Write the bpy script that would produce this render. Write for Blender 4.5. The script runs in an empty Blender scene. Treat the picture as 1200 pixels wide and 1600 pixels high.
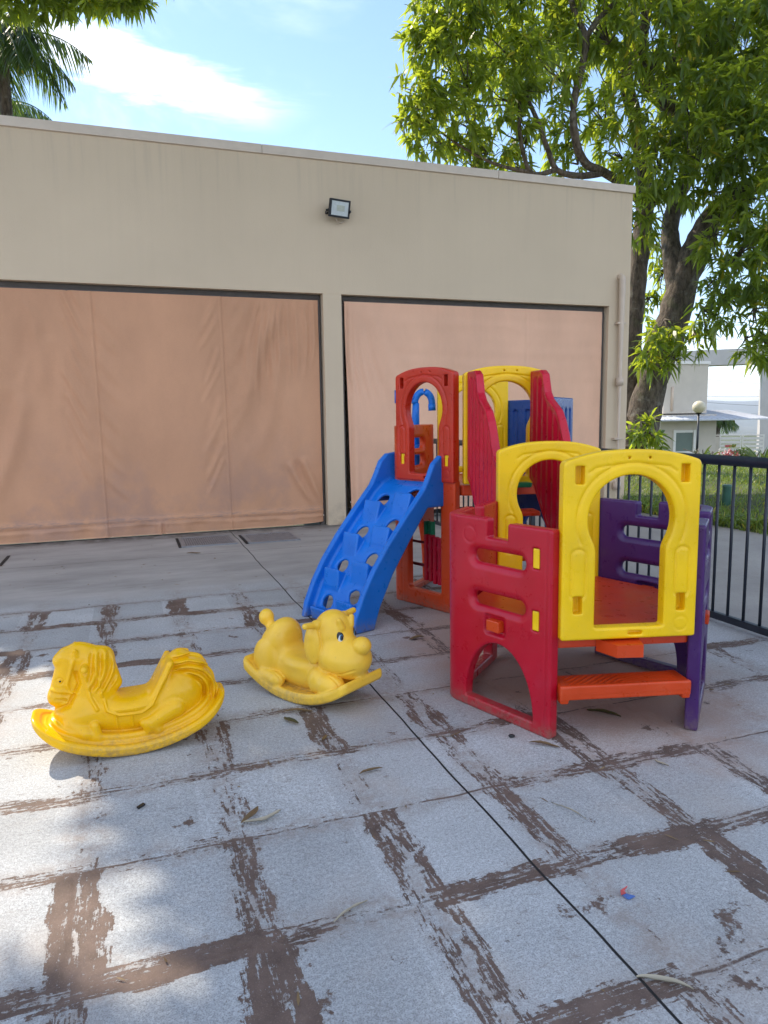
import bpy, bmesh, math, random
import numpy as np
from math import sin, cos, radians, pi, sqrt, atan2
random.seed(7); rng = np.random.default_rng(7)
scene = bpy.context.scene
COL = scene.collection

# ------------------------------------------------------------------ camera
F_PX = 1117.0
CAM = np.array([0, 0, 1.5])
yaw, pitch, roll = radians(19.345), radians(-7.57), radians(-.843)
_f = np.array([sin(yaw)*cos(pitch), cos(yaw)*cos(pitch), sin(pitch)])
_r = np.array([cos(yaw), -sin(yaw), 0]); _u = np.cross(_r, _f)
_r, _u = _r*cos(roll)+_u*sin(roll), -_r*sin(roll)+_u*cos(roll)
from mathutils import Matrix, Vector
cam_d = bpy.data.cameras.new('camera'); cam = bpy.data.objects.new('camera', cam_d); COL.objects.link(cam)
cam_d.sensor_fit = 'VERTICAL'; cam_d.sensor_height = 32.0; cam_d.sensor_width = 24.0
cam_d.lens = F_PX/1600*32.0
cam_d.clip_start = .05; cam_d.clip_end = 20000
m = Matrix.Identity(4)
for i in range(3):
    m[i][0], m[i][1], m[i][2], m[i][3] = _r[i], _u[i], -_f[i], CAM[i]
cam.matrix_world = m
scene.camera = cam

def ray_pt(px, py, d):                       # real point seen at a photo pixel, d metres away along the view axis
    return CAM + d*(_f + _r*(px-600)/F_PX + _u*(800-py)/F_PX)

# ------------------------------------------------------------------ node helpers
class NT:
    def __init__(s, tree):
        s.t = tree; s.n = tree.nodes; s.l = tree.links
    def node(s, typ, **kw):
        n = s.n.new(typ)
        for k, v in kw.items():
            setattr(n, k, v)
        return n
    def put(s, sock, v):
        if isinstance(v, bpy.types.NodeSocket): s.l.new(v, sock)
        elif isinstance(v, (tuple, list)) and len(v) == 3 and sock.type == 'RGBA': sock.default_value = (*v, 1)
        else: sock.default_value = v
    def math(s, op, a, b=None, c=None, clamp=False):
        n = s.node('ShaderNodeMath', operation=op); n.use_clamp = clamp
        s.put(n.inputs[0], a)
        if b is not None: s.put(n.inputs[1], b)
        if c is not None: s.put(n.inputs[2], c)
        return n.outputs[0]
    def vmath(s, op, a, b=None):
        n = s.node('ShaderNodeVectorMath', operation=op)
        s.put(n.inputs[0], a)
        if b is not None: s.put(n.inputs[1], b)
        return n.outputs['Value'] if op in ('DOT_PRODUCT', 'LENGTH') else n.outputs[0]
    def noise(s, vec, scale, detail=4, rough=.55, dist=0, out='Fac'):
        n = s.node('ShaderNodeTexNoise')
        s.put(n.inputs['Vector'], vec); n.inputs['Scale'].default_value = scale
        n.inputs['Detail'].default_value = detail; n.inputs['Roughness'].default_value = rough
        n.inputs['Distortion'].default_value = dist
        return n.outputs[out]
    def voro(s, vec, scale, feature='F1', out='Distance'):
        n = s.node('ShaderNodeTexVoronoi', feature=feature)
        s.put(n.inputs['Vector'], vec); n.inputs['Scale'].default_value = scale
        return n.outputs[out]
    def ramp(s, v, lo, hi, a=0., b=1., smooth=True):
        n = s.node('ShaderNodeMapRange'); n.interpolation_type = 'SMOOTHSTEP' if smooth else 'LINEAR'
        s.put(n.inputs['Value'], v); s.put(n.inputs['From Min'], lo); s.put(n.inputs['From Max'], hi)
        s.put(n.inputs['To Min'], a); s.put(n.inputs['To Max'], b)
        return n.outputs[0]
    def mix(s, fac, a, b, blend='MIX'):
        n = s.node('ShaderNodeMix', data_type='RGBA', blend_type=blend)
        s.put(n.inputs[0], fac); s.put(n.inputs[6], a); s.put(n.inputs[7], b)
        return n.outputs[2]
    def sep(s, v):
        n = s.node('ShaderNodeSeparateXYZ'); s.put(n.inputs[0], v); return n.outputs
    def comb(s, x, y, z):
        n = s.node('ShaderNodeCombineXYZ')
        for i, q in enumerate((x, y, z)): s.put(n.inputs[i], q)
        return n.outputs[0]
    def bump(s, h, strength=.3, dist=.01, normal=None):
        n = s.node('ShaderNodeBump'); s.put(n.inputs['Height'], h)
        n.inputs['Strength'].default_value = strength; n.inputs['Distance'].default_value = dist
        if normal is not None: s.put(n.inputs['Normal'], normal)
        return n.outputs[0]
    def coord(s, which='Object'):
        return s.node('ShaderNodeTexCoord').outputs[which]
    def pos(s): return s.node('ShaderNodeNewGeometry').outputs['Position']
    def island(s): return s.node('ShaderNodeNewGeometry').outputs['Random Per Island']
    def objrand(s): return s.node('ShaderNodeObjectInfo').outputs['Random']

def new_mat(name):
    mt = bpy.data.materials.new(name); mt.use_nodes = True
    nt = NT(mt.node_tree); b = mt.node_tree.nodes['Principled BSDF']
    return mt, nt, b

def simple(name, col, rough=.6, var=.12, scale=8, bump=.0, bscale=60, metal=0, spec=.5, dirt=None, dscale=5):
    mt, n, b = new_mat(name)
    co = n.pos()
    v = n.noise(co, scale, 5)
    f = n.ramp(v, .3, .7, 1-var, 1+var, False)
    c = n.mix(1., col, n.comb(f, f, f), 'MULTIPLY')
    if dirt:
        c = n.mix(n.ramp(n.noise(co, dscale, 6, .65), .52, .72, 0, dirt[1]), c, dirt[0])
    n.put(b.inputs['Base Color'], c)
    n.put(b.inputs['Roughness'], n.ramp(n.noise(co, scale*2.3, 4), .3, .7, max(rough-.08, .05), rough+.08, False))
    b.inputs['Metallic'].default_value = metal
    b.inputs['Specular IOR Level'].default_value = spec
    if bump:
        n.put(b.inputs['Normal'], n.bump(n.noise(co, bscale, 5), bump, .004))
    return mt

def plastic(name, col, fade=(.6, .6, .6), rough=.30):
    """weathered rotomoulded plastic: chalky fading, scuffs, fine pebble"""
    mt, n, b = new_mat(name)
    co = n.coord('Object')
    f = n.ramp(n.noise(co, 3.5, 4), .3, .7, .88, 1.1, False)
    c = n.mix(1., col, n.comb(f, f, f), 'MULTIPLY')
    chalk = n.math('MULTIPLY', n.ramp(n.noise(co, 9, 7, .7), .5, .78), .10)
    c = n.mix(chalk, c, fade)
    sc = n.noise(n.vmath('MULTIPLY', co, (1., 1., .12)), 70, 3, .6)
    c = n.mix(n.ramp(sc, .70, .78, 0, .08), c, fade)
    speck = n.noise(co, 120, 2, .5)
    c = n.mix(n.ramp(speck, .70, .76, 0, .35), c, (.12, .09, .07))
    grime = n.noise(co, 2.1, 8, .72)
    c = n.mix(n.ramp(grime, .58, .75, 0, .16), c, (.16, .12, .09))
    wz = n.sep(n.pos())[2]; wpn = n.pos()
    splash = n.math('MULTIPLY', n.ramp(n.math('ADD', wz, n.math('MULTIPLY', n.noise(wpn, 9, 5, .7), .16)), .20, .07, 0, 1), n.ramp(n.noise(wpn, 34, 5, .7), .35, .62, .15, .65))
    c = n.mix(splash, c, (.20, .15, .115))
    n.put(b.inputs['Base Color'], c)
    n.put(b.inputs['Roughness'], n.ramp(n.noise(co, 14, 6, .65), .3, .7, rough-.06, rough+.10, False))
    b.inputs['Specular IOR Level'].default_value = .42
    hgt = n.math('ADD', n.noise(co, 220, 3), n.math('MULTIPLY', n.noise(co, 10, 3), 3.0))
    n.put(b.inputs['Normal'], n.bump(hgt, .06, .004))
    return mt

# ------------------------------------------------------------------ mesh helpers
def link(o, parent=None):
    COL.objects.link(o)
    if parent is not None: o.parent = parent
    return o

def tag(o, label=None, cat=None, group=None, kind=None):
    if label: o['label'] = label
    if cat: o['category'] = cat
    if group: o['group'] = group
    if kind: o['kind'] = kind
    return o

def empty(name, loc, rz=0., label=None, cat=None, group=None):
    o = bpy.data.objects.new(name, None); o.empty_display_size = .2
    o.location = tuple(loc); o.rotation_euler = (0, 0, rz)
    link(o); return tag(o, label, cat, group)

class MB:
    """collects polygons; build() links them as ONE mesh object"""
    def __init__(s): s.v = []; s.nv = 0; s.p = []          # p: list of int arrays (n, k)
    def add(s, verts, *polys):
        verts = np.asarray(verts, float).reshape(-1, 3)
        for q in polys:
            q = np.asarray(q, int)
            if q.size: s.p.append(q + s.nv)
        s.v.append(verts); s.nv += len(verts); return s
    def box(s, c, size, rz=0., bev=0.):
        bm = bmesh.new(); bmesh.ops.create_cube(bm, size=1)
        bmesh.ops.scale(bm, vec=size, verts=bm.verts)
        if bev: bmesh.ops.bevel(bm, geom=bm.edges[:], offset=bev, segments=2, affect='EDGES', profile=.6)
        return s.bm(bm, c, rz)
    def bm(s, bm, c=(0, 0, 0), rz=0.):
        bm.verts.index_update()
        v = np.array([q.co[:] for q in bm.verts]); ca, sa = cos(rz), sin(rz)
        v = np.stack([v[:, 0]*ca-v[:, 1]*sa, v[:, 0]*sa+v[:, 1]*ca, v[:, 2]], 1)+np.array(c)
        base = s.nv; s.v.append(v); s.nv += len(v)
        for f in bm.faces: s.p.append(np.array([[q.index for q in f.verts]])+base)
        bm.free(); return s
    def tube(s, path, radii, n=10, closed_ends=True, flat=None):
        path = np.asarray(path, float); k = len(path)
        radii = np.broadcast_to(np.asarray(radii, float), (k,))
        tan = np.gradient(path, axis=0); tan /= np.linalg.norm(tan, axis=1)[:, None]+1e-9
        ref = np.array([0, 0, 1.]) if abs(tan[0][2]) < .9 else np.array([1., 0, 0])
        a = np.linspace(0, 2*pi, n, endpoint=False); V = []
        for i in range(k):
            x = np.cross(ref, tan[i]); x /= np.linalg.norm(x)+1e-9; y = np.cross(tan[i], x); ref = np.cross(tan[i], x)*0+ref
            V.append(path[i]+radii[i]*(np.cos(a)[:, None]*x+np.sin(a)[:, None]*y))
        V = np.concatenate(V)
        i = np.arange(k-1)[:, None]*n; j = np.arange(n)[None, :]; j2 = (j+1) % n
        quads = np.stack([i+j, i+j2, i+n+j2, i+n+j], -1).reshape(-1, 4)
        pol = [quads]
        if closed_ends:
            pol += [np.arange(n)[::-1][None, :], (np.arange(n)+(k-1)*n)[None, :]]
        return s.add(V, *pol)
    def sphere(s, c, r, nu=20, nv=12):
        r = np.broadcast_to(np.asarray(r, float), (3,))
        u = np.linspace(0, 2*pi, nu, endpoint=False); v = np.linspace(0, pi, nv+1)[1:-1]
        P = np.stack([np.sin(v)[:, None]*np.cos(u), np.sin(v)[:, None]*np.sin(u), np.cos(v)[:, None]+0*u], -1).reshape(-1, 3)
        P = np.concatenate([P, [[0, 0, 1], [0, 0, -1]]])*r+np.asarray(c)
        i = np.arange(nv-2)[:, None]*nu; j = np.arange(nu)[None, :]; j2 = (j+1) % nu
        q = np.stack([i+j, i+nu+j, i+nu+j2, i+j2], -1).reshape(-1, 4)
        top = np.stack([np.full(nu, len(P)-2), np.arange(nu), (np.arange(nu)+1) % nu], 1)
        b0 = (nv-2)*nu
        bot = np.stack([np.full(nu, len(P)-1), b0+(np.arange(nu)+1) % nu, b0+np.arange(nu)], 1)
        return s.add(P, q, top, bot)
    def prism(s, poly, lo, hi, fn):
        """closed polygon (k,2) swept from lo to hi; fn(a, b, t) -> xyz"""
        poly = [tuple(q) for q in poly]; k = len(poly)
        V = [fn(a, b, lo) for a, b in poly]+[fn(a, b, hi) for a, b in poly]
        j = np.arange(k); j2 = (j+1) % k
        return s.add(V, np.stack([j, j2, j2+k, j+k], 1), j[::-1][None, :], (j+k)[None, :])
    def mesh(s, name, smooth=True):
        me = bpy.data.meshes.new(name)
        V = np.concatenate(s.v) if s.v else np.zeros((0, 3))
        tot = np.concatenate([np.full(len(q), q.shape[1]) for q in s.p])
        loops = np.concatenate([q.reshape(-1) for q in s.p])
        me.vertices.add(len(V)); me.vertices.foreach_set('co', V.astype(np.float32).ravel())
        me.loops.add(len(loops)); me.loops.foreach_set('vertex_index', loops.astype(np.int32))
        me.polygons.add(len(tot)); st = np.concatenate([[0], np.cumsum(tot)[:-1]])
        me.polygons.foreach_set('loop_start', st.astype(np.int32))
        me.polygons.foreach_set('loop_total', tot.astype(np.int32))
        me.polygons.foreach_set('use_smooth', np.full(len(tot), bool(smooth)))
        me.update(calc_edges=True); me.validate()
        return me
    def build(s, name, mat, parent=None, smooth=False, loc=None, rz=None, fixn=False):
        me = s.mesh(name, smooth); me.materials.append(mat)
        if fixn:
            bm = bmesh.new(); bm.from_mesh(me); bmesh.ops.recalc_face_normals(bm, faces=bm.faces); bm.to_mesh(me); bm.free()
        o = bpy.data.objects.new(name, me); link(o, parent)
        if loc is not None: o.location = tuple(loc)
        if rz is not None: o.rotation_euler = (0, 0, rz)
        return o

# ------------------------------------------------------------------ signed distance modelling (numpy surface nets)
def snet(f, lo, hi, h, newton=2):
    ax = [np.arange(lo[i]-h*1.5, hi[i]+h*2.5, h) for i in range(3)]
    X, Y, Z = np.meshgrid(*ax, indexing='ij', sparse=True)
    V = np.asarray(f(X, Y, Z), np.float32)
    if V.shape != tuple(len(a) for a in ax): V = np.broadcast_to(V, tuple(len(a) for a in ax)).copy()
    ins = V < 0
    offs = [(i, j, k) for i in (0, 1) for j in (0, 1) for k in (0, 1)]
    nx, ny, nz = V.shape
    sl = lambda o: tuple(slice(o[i], V.shape[i]-1+o[i]) for i in range(3))
    c = sum(ins[sl(o)].astype(np.int8) for o in offs)
    act = (c > 0) & (c < 8)
    idx = np.full(act.shape, -1, int); I = np.argwhere(act); idx[act] = np.arange(len(I))
    P = np.zeros((len(I), 3)); cnt = np.zeros(len(I))
    for a in range(len(offs)):
        for b in range(a+1, len(offs)):
            d = np.array(offs[b])-np.array(offs[a])
            if abs(d).sum() != 1: continue
            v0 = V[tuple((I+offs[a]).T)]; v1 = V[tuple((I+offs[b]).T)]
            mk = (v0 < 0) != (v1 < 0)
            t = np.where(mk, v0/np.where(mk, v0-v1, 1), 0)
            P += mk[:, None]*(np.array(offs[a])+t[:, None]*d); cnt += mk
    P = (I+P/cnt[:, None])*h+np.array([a[0] for a in ax])
    quads = []
    for axi in range(3):
        b, cc = (axi+1) % 3, (axi+2) % 3
        s0 = [slice(None)]*3; s1 = [slice(None)]*3
        s0[axi] = slice(0, -1); s1[axi] = slice(1, None)
        e0, e1 = ins[tuple(s0)], ins[tuple(s1)]
        E = np.argwhere(e0 != e1)
        E = E[(E[:, b] > 0) & (E[:, cc] > 0) & (E[:, b] < V.shape[b]-1) & (E[:, cc] < V.shape[cc]-1)]
        ob = np.zeros(3, int); ob[b] = 1; oc = np.zeros(3, int); oc[cc] = 1
        q = np.stack([idx[tuple((E-ob-oc).T)], idx[tuple((E-oc).T)], idx[tuple(E.T)], idx[tuple((E-ob).T)]], 1)
        fl = ~e0[tuple(E.T)]
        q[fl] = q[fl][:, ::-1]
        quads.append(q)
    Q = np.concatenate(quads)
    for _ in range(newton):
        ev = lambda p: np.asarray(f(p[:, 0], p[:, 1], p[:, 2]))
        v = ev(P); e = h*.3; g = np.empty_like(P)
        for i in range(3):
            dp = np.zeros(3); dp[i] = e
            g[:, i] = (ev(P+dp)-ev(P-dp))/(2*e)
        n2 = (g**2).sum(1)+1e-6
        st = -(v/n2)[:, None]*g
        ln = np.linalg.norm(st, axis=1); st *= np.minimum(1, .6*h/np.maximum(ln, 1e-9))[:, None]
        P += st
    return P, Q

def L2(*a): return np.sqrt(sum(q*q for q in a))
def rbox2(x, y, cx, cy, hx, hy, r=0.):
    qx = np.abs(x-cx)-hx+r; qy = np.abs(y-cy)-hy+r
    return np.minimum(np.maximum(qx, qy), 0)+L2(np.maximum(qx, 0), np.maximum(qy, 0))-r
def rbox3(x, y, z, c, hs, r=0.):
    q = [np.abs(a-b)-hh+r for a, b, hh in zip((x, y, z), c, hs)]
    return np.minimum(np.maximum(np.maximum(q[0], q[1]), q[2]), 0)+L2(*[np.maximum(a, 0) for a in q])-r
def circ(x, y, cx, cy, r): return L2(x-cx, y-cy)-r
def ell(x, y, z, c, r):
    a, b, cc = (x-c[0])/r[0], (y-c[1])/r[1], (z-c[2])/r[2]
    k0 = L2(a, b, cc); k1 = L2(a/r[0], b/r[1], cc/r[2])+1e-6
    return k0*(k0-1)/k1
def ell2(x, y, cx, cy, rx, ry):
    a, b = (x-cx)/rx, (y-cy)/ry; k0 = L2(a, b); k1 = L2(a/rx, b/ry)+1e-6
    return k0*(k0-1)/k1
def cap(x, y, z, a, b, r0, r1=None, ys=1.):
    r1 = r0 if r1 is None else r1
    d = [b[i]-a[i] for i in range(3)]; dd = sum(q*q for q in d)
    t = np.clip(((x-a[0])*d[0]+(y-a[1])*d[1]+(z-a[2])*d[2])/dd, 0, 1)
    return L2(x-a[0]-t*d[0], (y-a[1]-t*d[1])/ys, z-a[2]-t*d[2])-(r0+(r1-r0)*t)
def seg2(x, y, a, b):
    dx, dy = b[0]-a[0], b[1]-a[1]; t = np.clip(((x-a[0])*dx+(y-a[1])*dy)/(dx*dx+dy*dy), 0, 1)
    return L2(x-a[0]-t*dx, y-a[1]-t*dy)
def pline2(x, y, pts):
    d = seg2(x, y, pts[0], pts[1])
    for i in range(1, len(pts)-1): d = np.minimum(d, seg2(x, y, pts[i], pts[i+1]))
    return d
def smin(a, b, k):
    h = np.clip(.5+.5*(b-a)/k, 0, 1); return b+(a-b)*h-k*h*(1-h)
def smax(a, b, k): return -smin(-a, -b, k)
def extr(d2, n, ht, r):
    w0, w1 = d2+r, np.abs(n)-ht+r
    return np.minimum(np.maximum(w0, w1), 0)+L2(np.maximum(w0, 0), np.maximum(w1, 0))-r
def bumpf(d, w): return np.clip(1-(d/w)**2, 0, 1)**2

def sdf_obj(name, f, lo, hi, h, mat, parent=None, mapf=None):
    P, Q = snet(f, lo, hi, h)
    if mapf is not None: P, Q = mapf(P), Q
    o = MB().add(P, Q).build(name, mat, parent, smooth=True)
    return o

# ================================================================== MATERIALS
M = {}
M['crimson'] = plastic('crimson_plastic', (.47, .004, .022), (.6, .12, .2))
M['pink'] = plastic('raspberry_plastic', (.54, .005, .03), (.66, .18, .3))
M['yellow'] = plastic('yellow_plastic', (.95, .60, .004), (.9, .7, .25))
M['purple'] = plastic('purple_plastic', (.062, .017, .125), (.3, .24, .42))
M['orange'] = plastic('orange_plastic', (.64, .062, .010), (.7, .35, .2))
M['navy'] = plastic('navy_plastic', (.004, .055, .26), (.2, .4, .75))
M['orange_shaded'] = plastic('shaded_orange_plastic', (.54, .030, .010), (.6, .2, .15))  # orange plastic made darker and redder: the panel's shade is in the colour
M['redorange'] = plastic('red_orange_plastic', (.60, .055, .012), (.6, .3, .2))
M['blue'] = plastic('blue_plastic', (.004, .17, .66), (.15, .35, .7))
M['green'] = plastic('green_plastic', (.01, .22, .09), (.3, .45, .35))
M['darkred'] = plastic('dark_red_plastic', (.16, .012, .02), (.3, .15, .15))
M['horse'] = plastic('horse_yellow_plastic', (.90, .50, .004), (.9, .65, .12), .20)
M['dog'] = plastic('dog_yellow_plastic', (.92, .57, .05), (.9, .75, .35), .32)
M['white_paint'] = simple('white_paint', (.75, .75, .74), .4)
M['black_paint'] = simple('black_paint', (.012, .012, .014), .35)
M['iris'] = simple('blue_paint', (.03, .16, .3), .3)
M['rail'] = simple('dark_blue_grey_paint', (.018, .024, .036), .42, .15, 12, .08, 90)
M['pipe'] = simple('pipe_paint', (.62, .50, .39), .45, .08, 4)
M['steel'] = simple('galvanised_steel', (.27, .28, .30), .5, .2, 20, .1, 80, .2)
M['dark_gap'] = simple('dark_gap', (.02, .018, .017), .9)
M['soot'] = simple('opening_reveal', (.12, .105, .095), .8)
M['black_metal'] = simple('black_aluminium', (.012, .014, .02), .4)
M['lens'] = simple('frosted_glass', (.62, .66, .66), .25, .05)
M['led'] = simple('led_plate', (.50, .53, .45), .4, .1, 60)
M['cap'] = simple('parapet_flashing', (.68, .575, .47), .55, .06, 6)

def wall_mat():
    mt, n, b = new_mat('textured_wall_paint')
    p = n.pos()
    streak = n.noise(n.vmath('MULTIPLY', p, (9., 9., .35)), 1.6, 5, .6)
    big = n.noise(p, .7, 4)
    f = n.math('ADD', n.ramp(streak, .3, .75, 1.008, .984, False), n.ramp(big, .3, .7, -.04, .04, False))
    c = n.mix(1., (.675, .54, .385), n.comb(f, f, f), 'MULTIPLY')
    z = n.sep(p)[2]
    stain = n.math('MULTIPLY', n.ramp(z, 4.1, 4.85, 0, 1), n.ramp(streak, .5, .7, 0, .14))
    c = n.mix(stain, c, (.33, .28, .23))
    base = n.math('MULTIPLY', n.ramp(z, .5, 0, 0, 1), n.ramp(n.noise(p, 6, 6, .7), .4, .7, 0, .5))
    c = n.mix(base, c, (.24, .17, .12))
    n.put(b.inputs['Base Color'], c); b.inputs['Roughness'].default_value = .85
    h = n.math('ADD', n.noise(n.vmath('MULTIPLY', p, (1., 1., .45)), 85, 4, .6), n.math('MULTIPLY', n.noise(p, 240, 2), .5))
    n.put(b.inputs['Normal'], n.bump(h, .35, .006))
    return mt
M['wall'] = wall_mat()

def fabric_mat(name, colr):
    mt, n, b = new_mat(name)
    p = n.pos(); s = n.sep(p)
    f = n.ramp(n.noise(n.vmath('MULTIPLY', p, (1., 1., .5)), 1.4, 5, .6), .3, .7, .90, 1.08, False)
    weave = n.noise(n.vmath('MULTIPLY', p, (30., 30., 420.)), 1., 2)
    f = n.math('MULTIPLY', f, n.ramp(weave, .3, .7, .96, 1.04, False))
    c = n.mix(1., colr, n.comb(f, f, f), 'MULTIPLY')
    low = n.math('MULTIPLY', n.ramp(s[2], 1.6, .2, 0, 1), n.ramp(n.noise(p, 1.1, 5, .65), .42, .62, 0, .45))
    c = n.mix(low, c, (.36, .235, .205))
    grime = n.math('MULTIPLY', n.ramp(n.math('ABSOLUTE', n.math('SUBTRACT', s[2], .22)), .09, .0, 0, 1), n.ramp(n.noise(n.vmath('MULTIPLY', p, (3., 3., 14.)), 2.5, 6, .7), .44, .66, 0, .55))
    c = n.mix(grime, c, (.24, .19, .185))
    rust = n.ramp(n.noise(n.vmath('MULTIPLY', p, (2., 2., 1.)), 1.9, 3, .5), .72, .80, 0, .5)
    c = n.mix(rust, c, (.50, .27, .09))
    n.put(b.inputs['Base Color'], c); b.inputs['Roughness'].default_value = .62
    b.inputs['Specular IOR Level'].default_value = .3
    n.put(b.inputs['Normal'], n.bump(n.math('ADD', weave, n.noise(p, 9, 4)), .12, .006))
    return mt
M['fabric'] = fabric_mat('blind_canvas', (.63, .335, .195)); M['fabric_pale'] = fabric_mat('pale_blind_canvas', (.84, .50, .335))

def ground_mat():
    mt, n, b = new_mat('worn_white_stamped_concrete')
    p = n.pos()
    wv = n.noise(p, 4., 3, .5, out='Color')
    w2 = n.noise(p, 26., 4, .6, out='Color')
    wp = n.vmath('ADD', p, n.vmath('MULTIPLY', n.vmath('SUBTRACT', wv, (.5, .5, .5)), (.11, .11, 0)))
    wp = n.vmath('ADD', wp, n.vmath('MULTIPLY', n.vmath('SUBTRACT', w2, (.5, .5, .5)), (.035, .035, 0)))
    x, y, z = n.sep(wp)
    px, py, pz = n.sep(p)
    def dist(q, off, pitch):
        t = n.math('FRACT', n.math('ADD', n.math('DIVIDE', n.math('SUBTRACT', q, off), pitch), 100.5))
        return n.math('MULTIPLY', n.math('ABSOLUTE', n.math('SUBTRACT', t, .5)), pitch)
    dx = dist(x, -.235, .52); dy = dist(y, 6.17, .533)
    sp_ = n.vmath('ADD', p, n.vmath('MULTIPLY', n.vmath('SUBTRACT', wv, (.5, .5, .5)), (.06, .06, 0)))
    hx_, hy_, hz_ = n.sep(sp_); hdx = dist(hx_, -.235, .52); hdy = dist(hy_, 6.17, .533)
    lo = n.noise(n.vmath('ADD', p, (3.7, 1.3, 0)), .85, 3, .5)
    mid = n.noise(n.vmath('ADD', p, (9.1, 4.4, 0)), 2.6, 4, .6)
    wear = n.math('ADD', n.math('MULTIPLY', lo, .62), n.math('MULTIPLY', mid, .72))        # ~.3 .. 1.0
    near = n.ramp(py, 2.35, 1.15, 0, 1)
    wear = n.math('ADD', wear, n.math('MULTIPLY', near, .11))
    leftw = n.math('MULTIPLY', n.ramp(px, 1.0, -.3, 0, 1), n.ramp(py, 3.0, 1.5, 0, 1))
    wear = n.math('ADD', wear, n.math('MULTIPLY', leftw, .22))
    wear = n.math('ADD', wear, n.math('MULTIPLY', n.ramp(py, 2.9, 4.4, 0, 1), .09))
    wear0 = wear
    # brushed wear: anisotropic noise along each joint direction
    sx = n.noise(n.vmath('MULTIPLY', p, (64., 8., 1.)), 1., 7, .70)
    sy = n.noise(n.vmath('MULTIPLY', p, (8., 66., 1.)), 1., 7, .70)
    fine = n.noise(p, 46, 8, .78)
    def seg(ox, oy):
        cc = n.comb(n.math('FLOOR', n.math('ADD', n.math('DIVIDE', n.math('ADD', px, 10.635), .52), ox)), n.math('FLOOR', n.math('ADD', n.math('DIVIDE', n.math('ADD', py, 10.353), .533), oy)), 0.)
        w_ = n.node('ShaderNodeTexWhiteNoise', noise_dimensions='2D'); n.put(w_.inputs['Vector'], cc)
        return w_.outputs['Value']
    def band(d, streak, off, wmin, wmax, sg):
        wear = n.math('ADD', wear0, n.math('MULTIPLY', n.math('SUBTRACT', sg, .60), .30))
        w = n.ramp(wear, .52, .98, wmin, wmax, False)
        core = n.ramp(n.math('ABSOLUTE', n.math('SUBTRACT', d, off)), n.math('MULTIPLY', w, .35), n.math('MULTIPLY', w, 1.15), 1, 0)
        v = n.math('MULTIPLY', core, n.ramp(wear, .50, .95, .05, .86, False))
        v = n.math('ADD', v, n.math('MULTIPLY', n.math('SUBTRACT', streak, .5), 2.3))
        v = n.math('ADD', v, n.math('MULTIPLY', n.math('SUBTRACT', fine, .5), 1.7))
        v = n.math('MULTIPLY', v, n.ramp(core, 0., .25))
        return n.ramp(v, .45, .53)
    bx = band(dx, sx, n.ramp(n.noise(p, 1.7, 2), .35, .65, .018, .050), .018, .064, seg(.5, 0.))
    by = band(dy, sy, .018, .018, .062, seg(0., .5))
    blotch = n.noise(n.vmath('ADD', p, (5.3, 8.8, 0)), 5.2, 5, .6)
    bl = n.ramp(n.math('ADD', n.math('ADD', blotch, n.math('MULTIPLY', n.math('SUBTRACT', fine, .5), .35)), n.math('MULTIPLY', near, .07)), .66, .70)
    hair = n.math('MULTIPLY', n.ramp(n.math('ADD', n.math('ADD', hdy, 0.), n.math('MULTIPLY', fine, .007)), .006, .0115, 1, 0), n.ramp(n.math('ADD', mid, n.math('SUBTRACT', fine, .5)), .36, .50))
    brown = n.math('MAXIMUM', n.math('MAXIMUM', n.math('MAXIMUM', bx, by), bl), hair)
    tiled = n.ramp(n.math('ADD', py, n.math('MULTIPLY', n.math('SUBTRACT', mid, .5), .25)), 6.14, 6.22, 1, 0)
    brown = n.math('MULTIPLY', brown, tiled)
    # white worn paint with dark sand specks
    sp = n.noise(p, 210, 3, .6)
    pit = n.voro(p, 130)
    cl = n.noise(p, 1.6, 5, .6)
    f = n.math('MULTIPLY', n.ramp(cl, .3, .7, .80, 1.10, False), n.ramp(n.noise(p, 75, 6, .75), .3, .7, .66, 1.32, False))
    white = n.mix(1., (.475, .50, .515), n.comb(f, f, f), 'MULTIPLY')
    cell = n.comb(n.math('FLOOR', n.math('DIVIDE', n.math('ADD', px, 10.235), .52)), n.math('FLOOR', n.math('DIVIDE', n.math('ADD', py, 9.82), .533)), 0.)
    wn = n.node('ShaderNodeTexWhiteNoise', noise_dimensions='2D'); n.put(wn.inputs['Vector'], cell)
    tv = n.ramp(wn.outputs['Value'], 0, 1, .88, 1.10, False)
    white = n.mix(tiled, white, n.mix(1., white, n.comb(tv, tv, tv), 'MULTIPLY'))
    scr = n.noise(n.vmath('MULTIPLY', n.vmath('ADD', p, n.vmath('MULTIPLY', wv, (.2, .2, 0))), (14., 60., 1.)), 1., 6, .7)
    white = n.mix(n.math('MULTIPLY', n.ramp(scr, .56, .64, 0, .5), n.ramp(mid, .45, .6)), white, (.20, .165, .145))
    white = n.mix(n.ramp(sp, .47, .62, 0, .62), white, (.20, .197, .195))
    white = n.mix(n.math('MULTIPLY', n.ramp(pit, .16, .06, 0, .8), n.ramp(n.noise(p, 11, 3), .42, .6)), white, (.10, .095, .09))
    dusty = n.ramp(n.noise(n.vmath('ADD', p, (1.1, 2.2, 0)), 1.3, 5, .6), .5, .72, 0, .40)
    white = n.mix(dusty, white, (.42, .36, .31))
    halo = n.ramp(n.math('ADD', n.math('MINIMUM', hdx, hdy), n.math('MULTIPLY', n.math('SUBTRACT', mid, .5), .16)), .11, .0, 0, 1)
    white = n.mix(n.math('MULTIPLY', halo, n.ramp(n.noise(p, 17, 6, .72), .38, .62, .04, .62)), white, (.29, .245, .215))
    peel = n.ramp(n.noise(n.vmath('ADD', p, (7.7, 3.1, 0)), 19, 8, .78), .60, .65, 0, .75)
    white = n.mix(n.math('MULTIPLY', peel, n.ramp(cl, .46, .58)), white, (.19, .15, .125))
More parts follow.
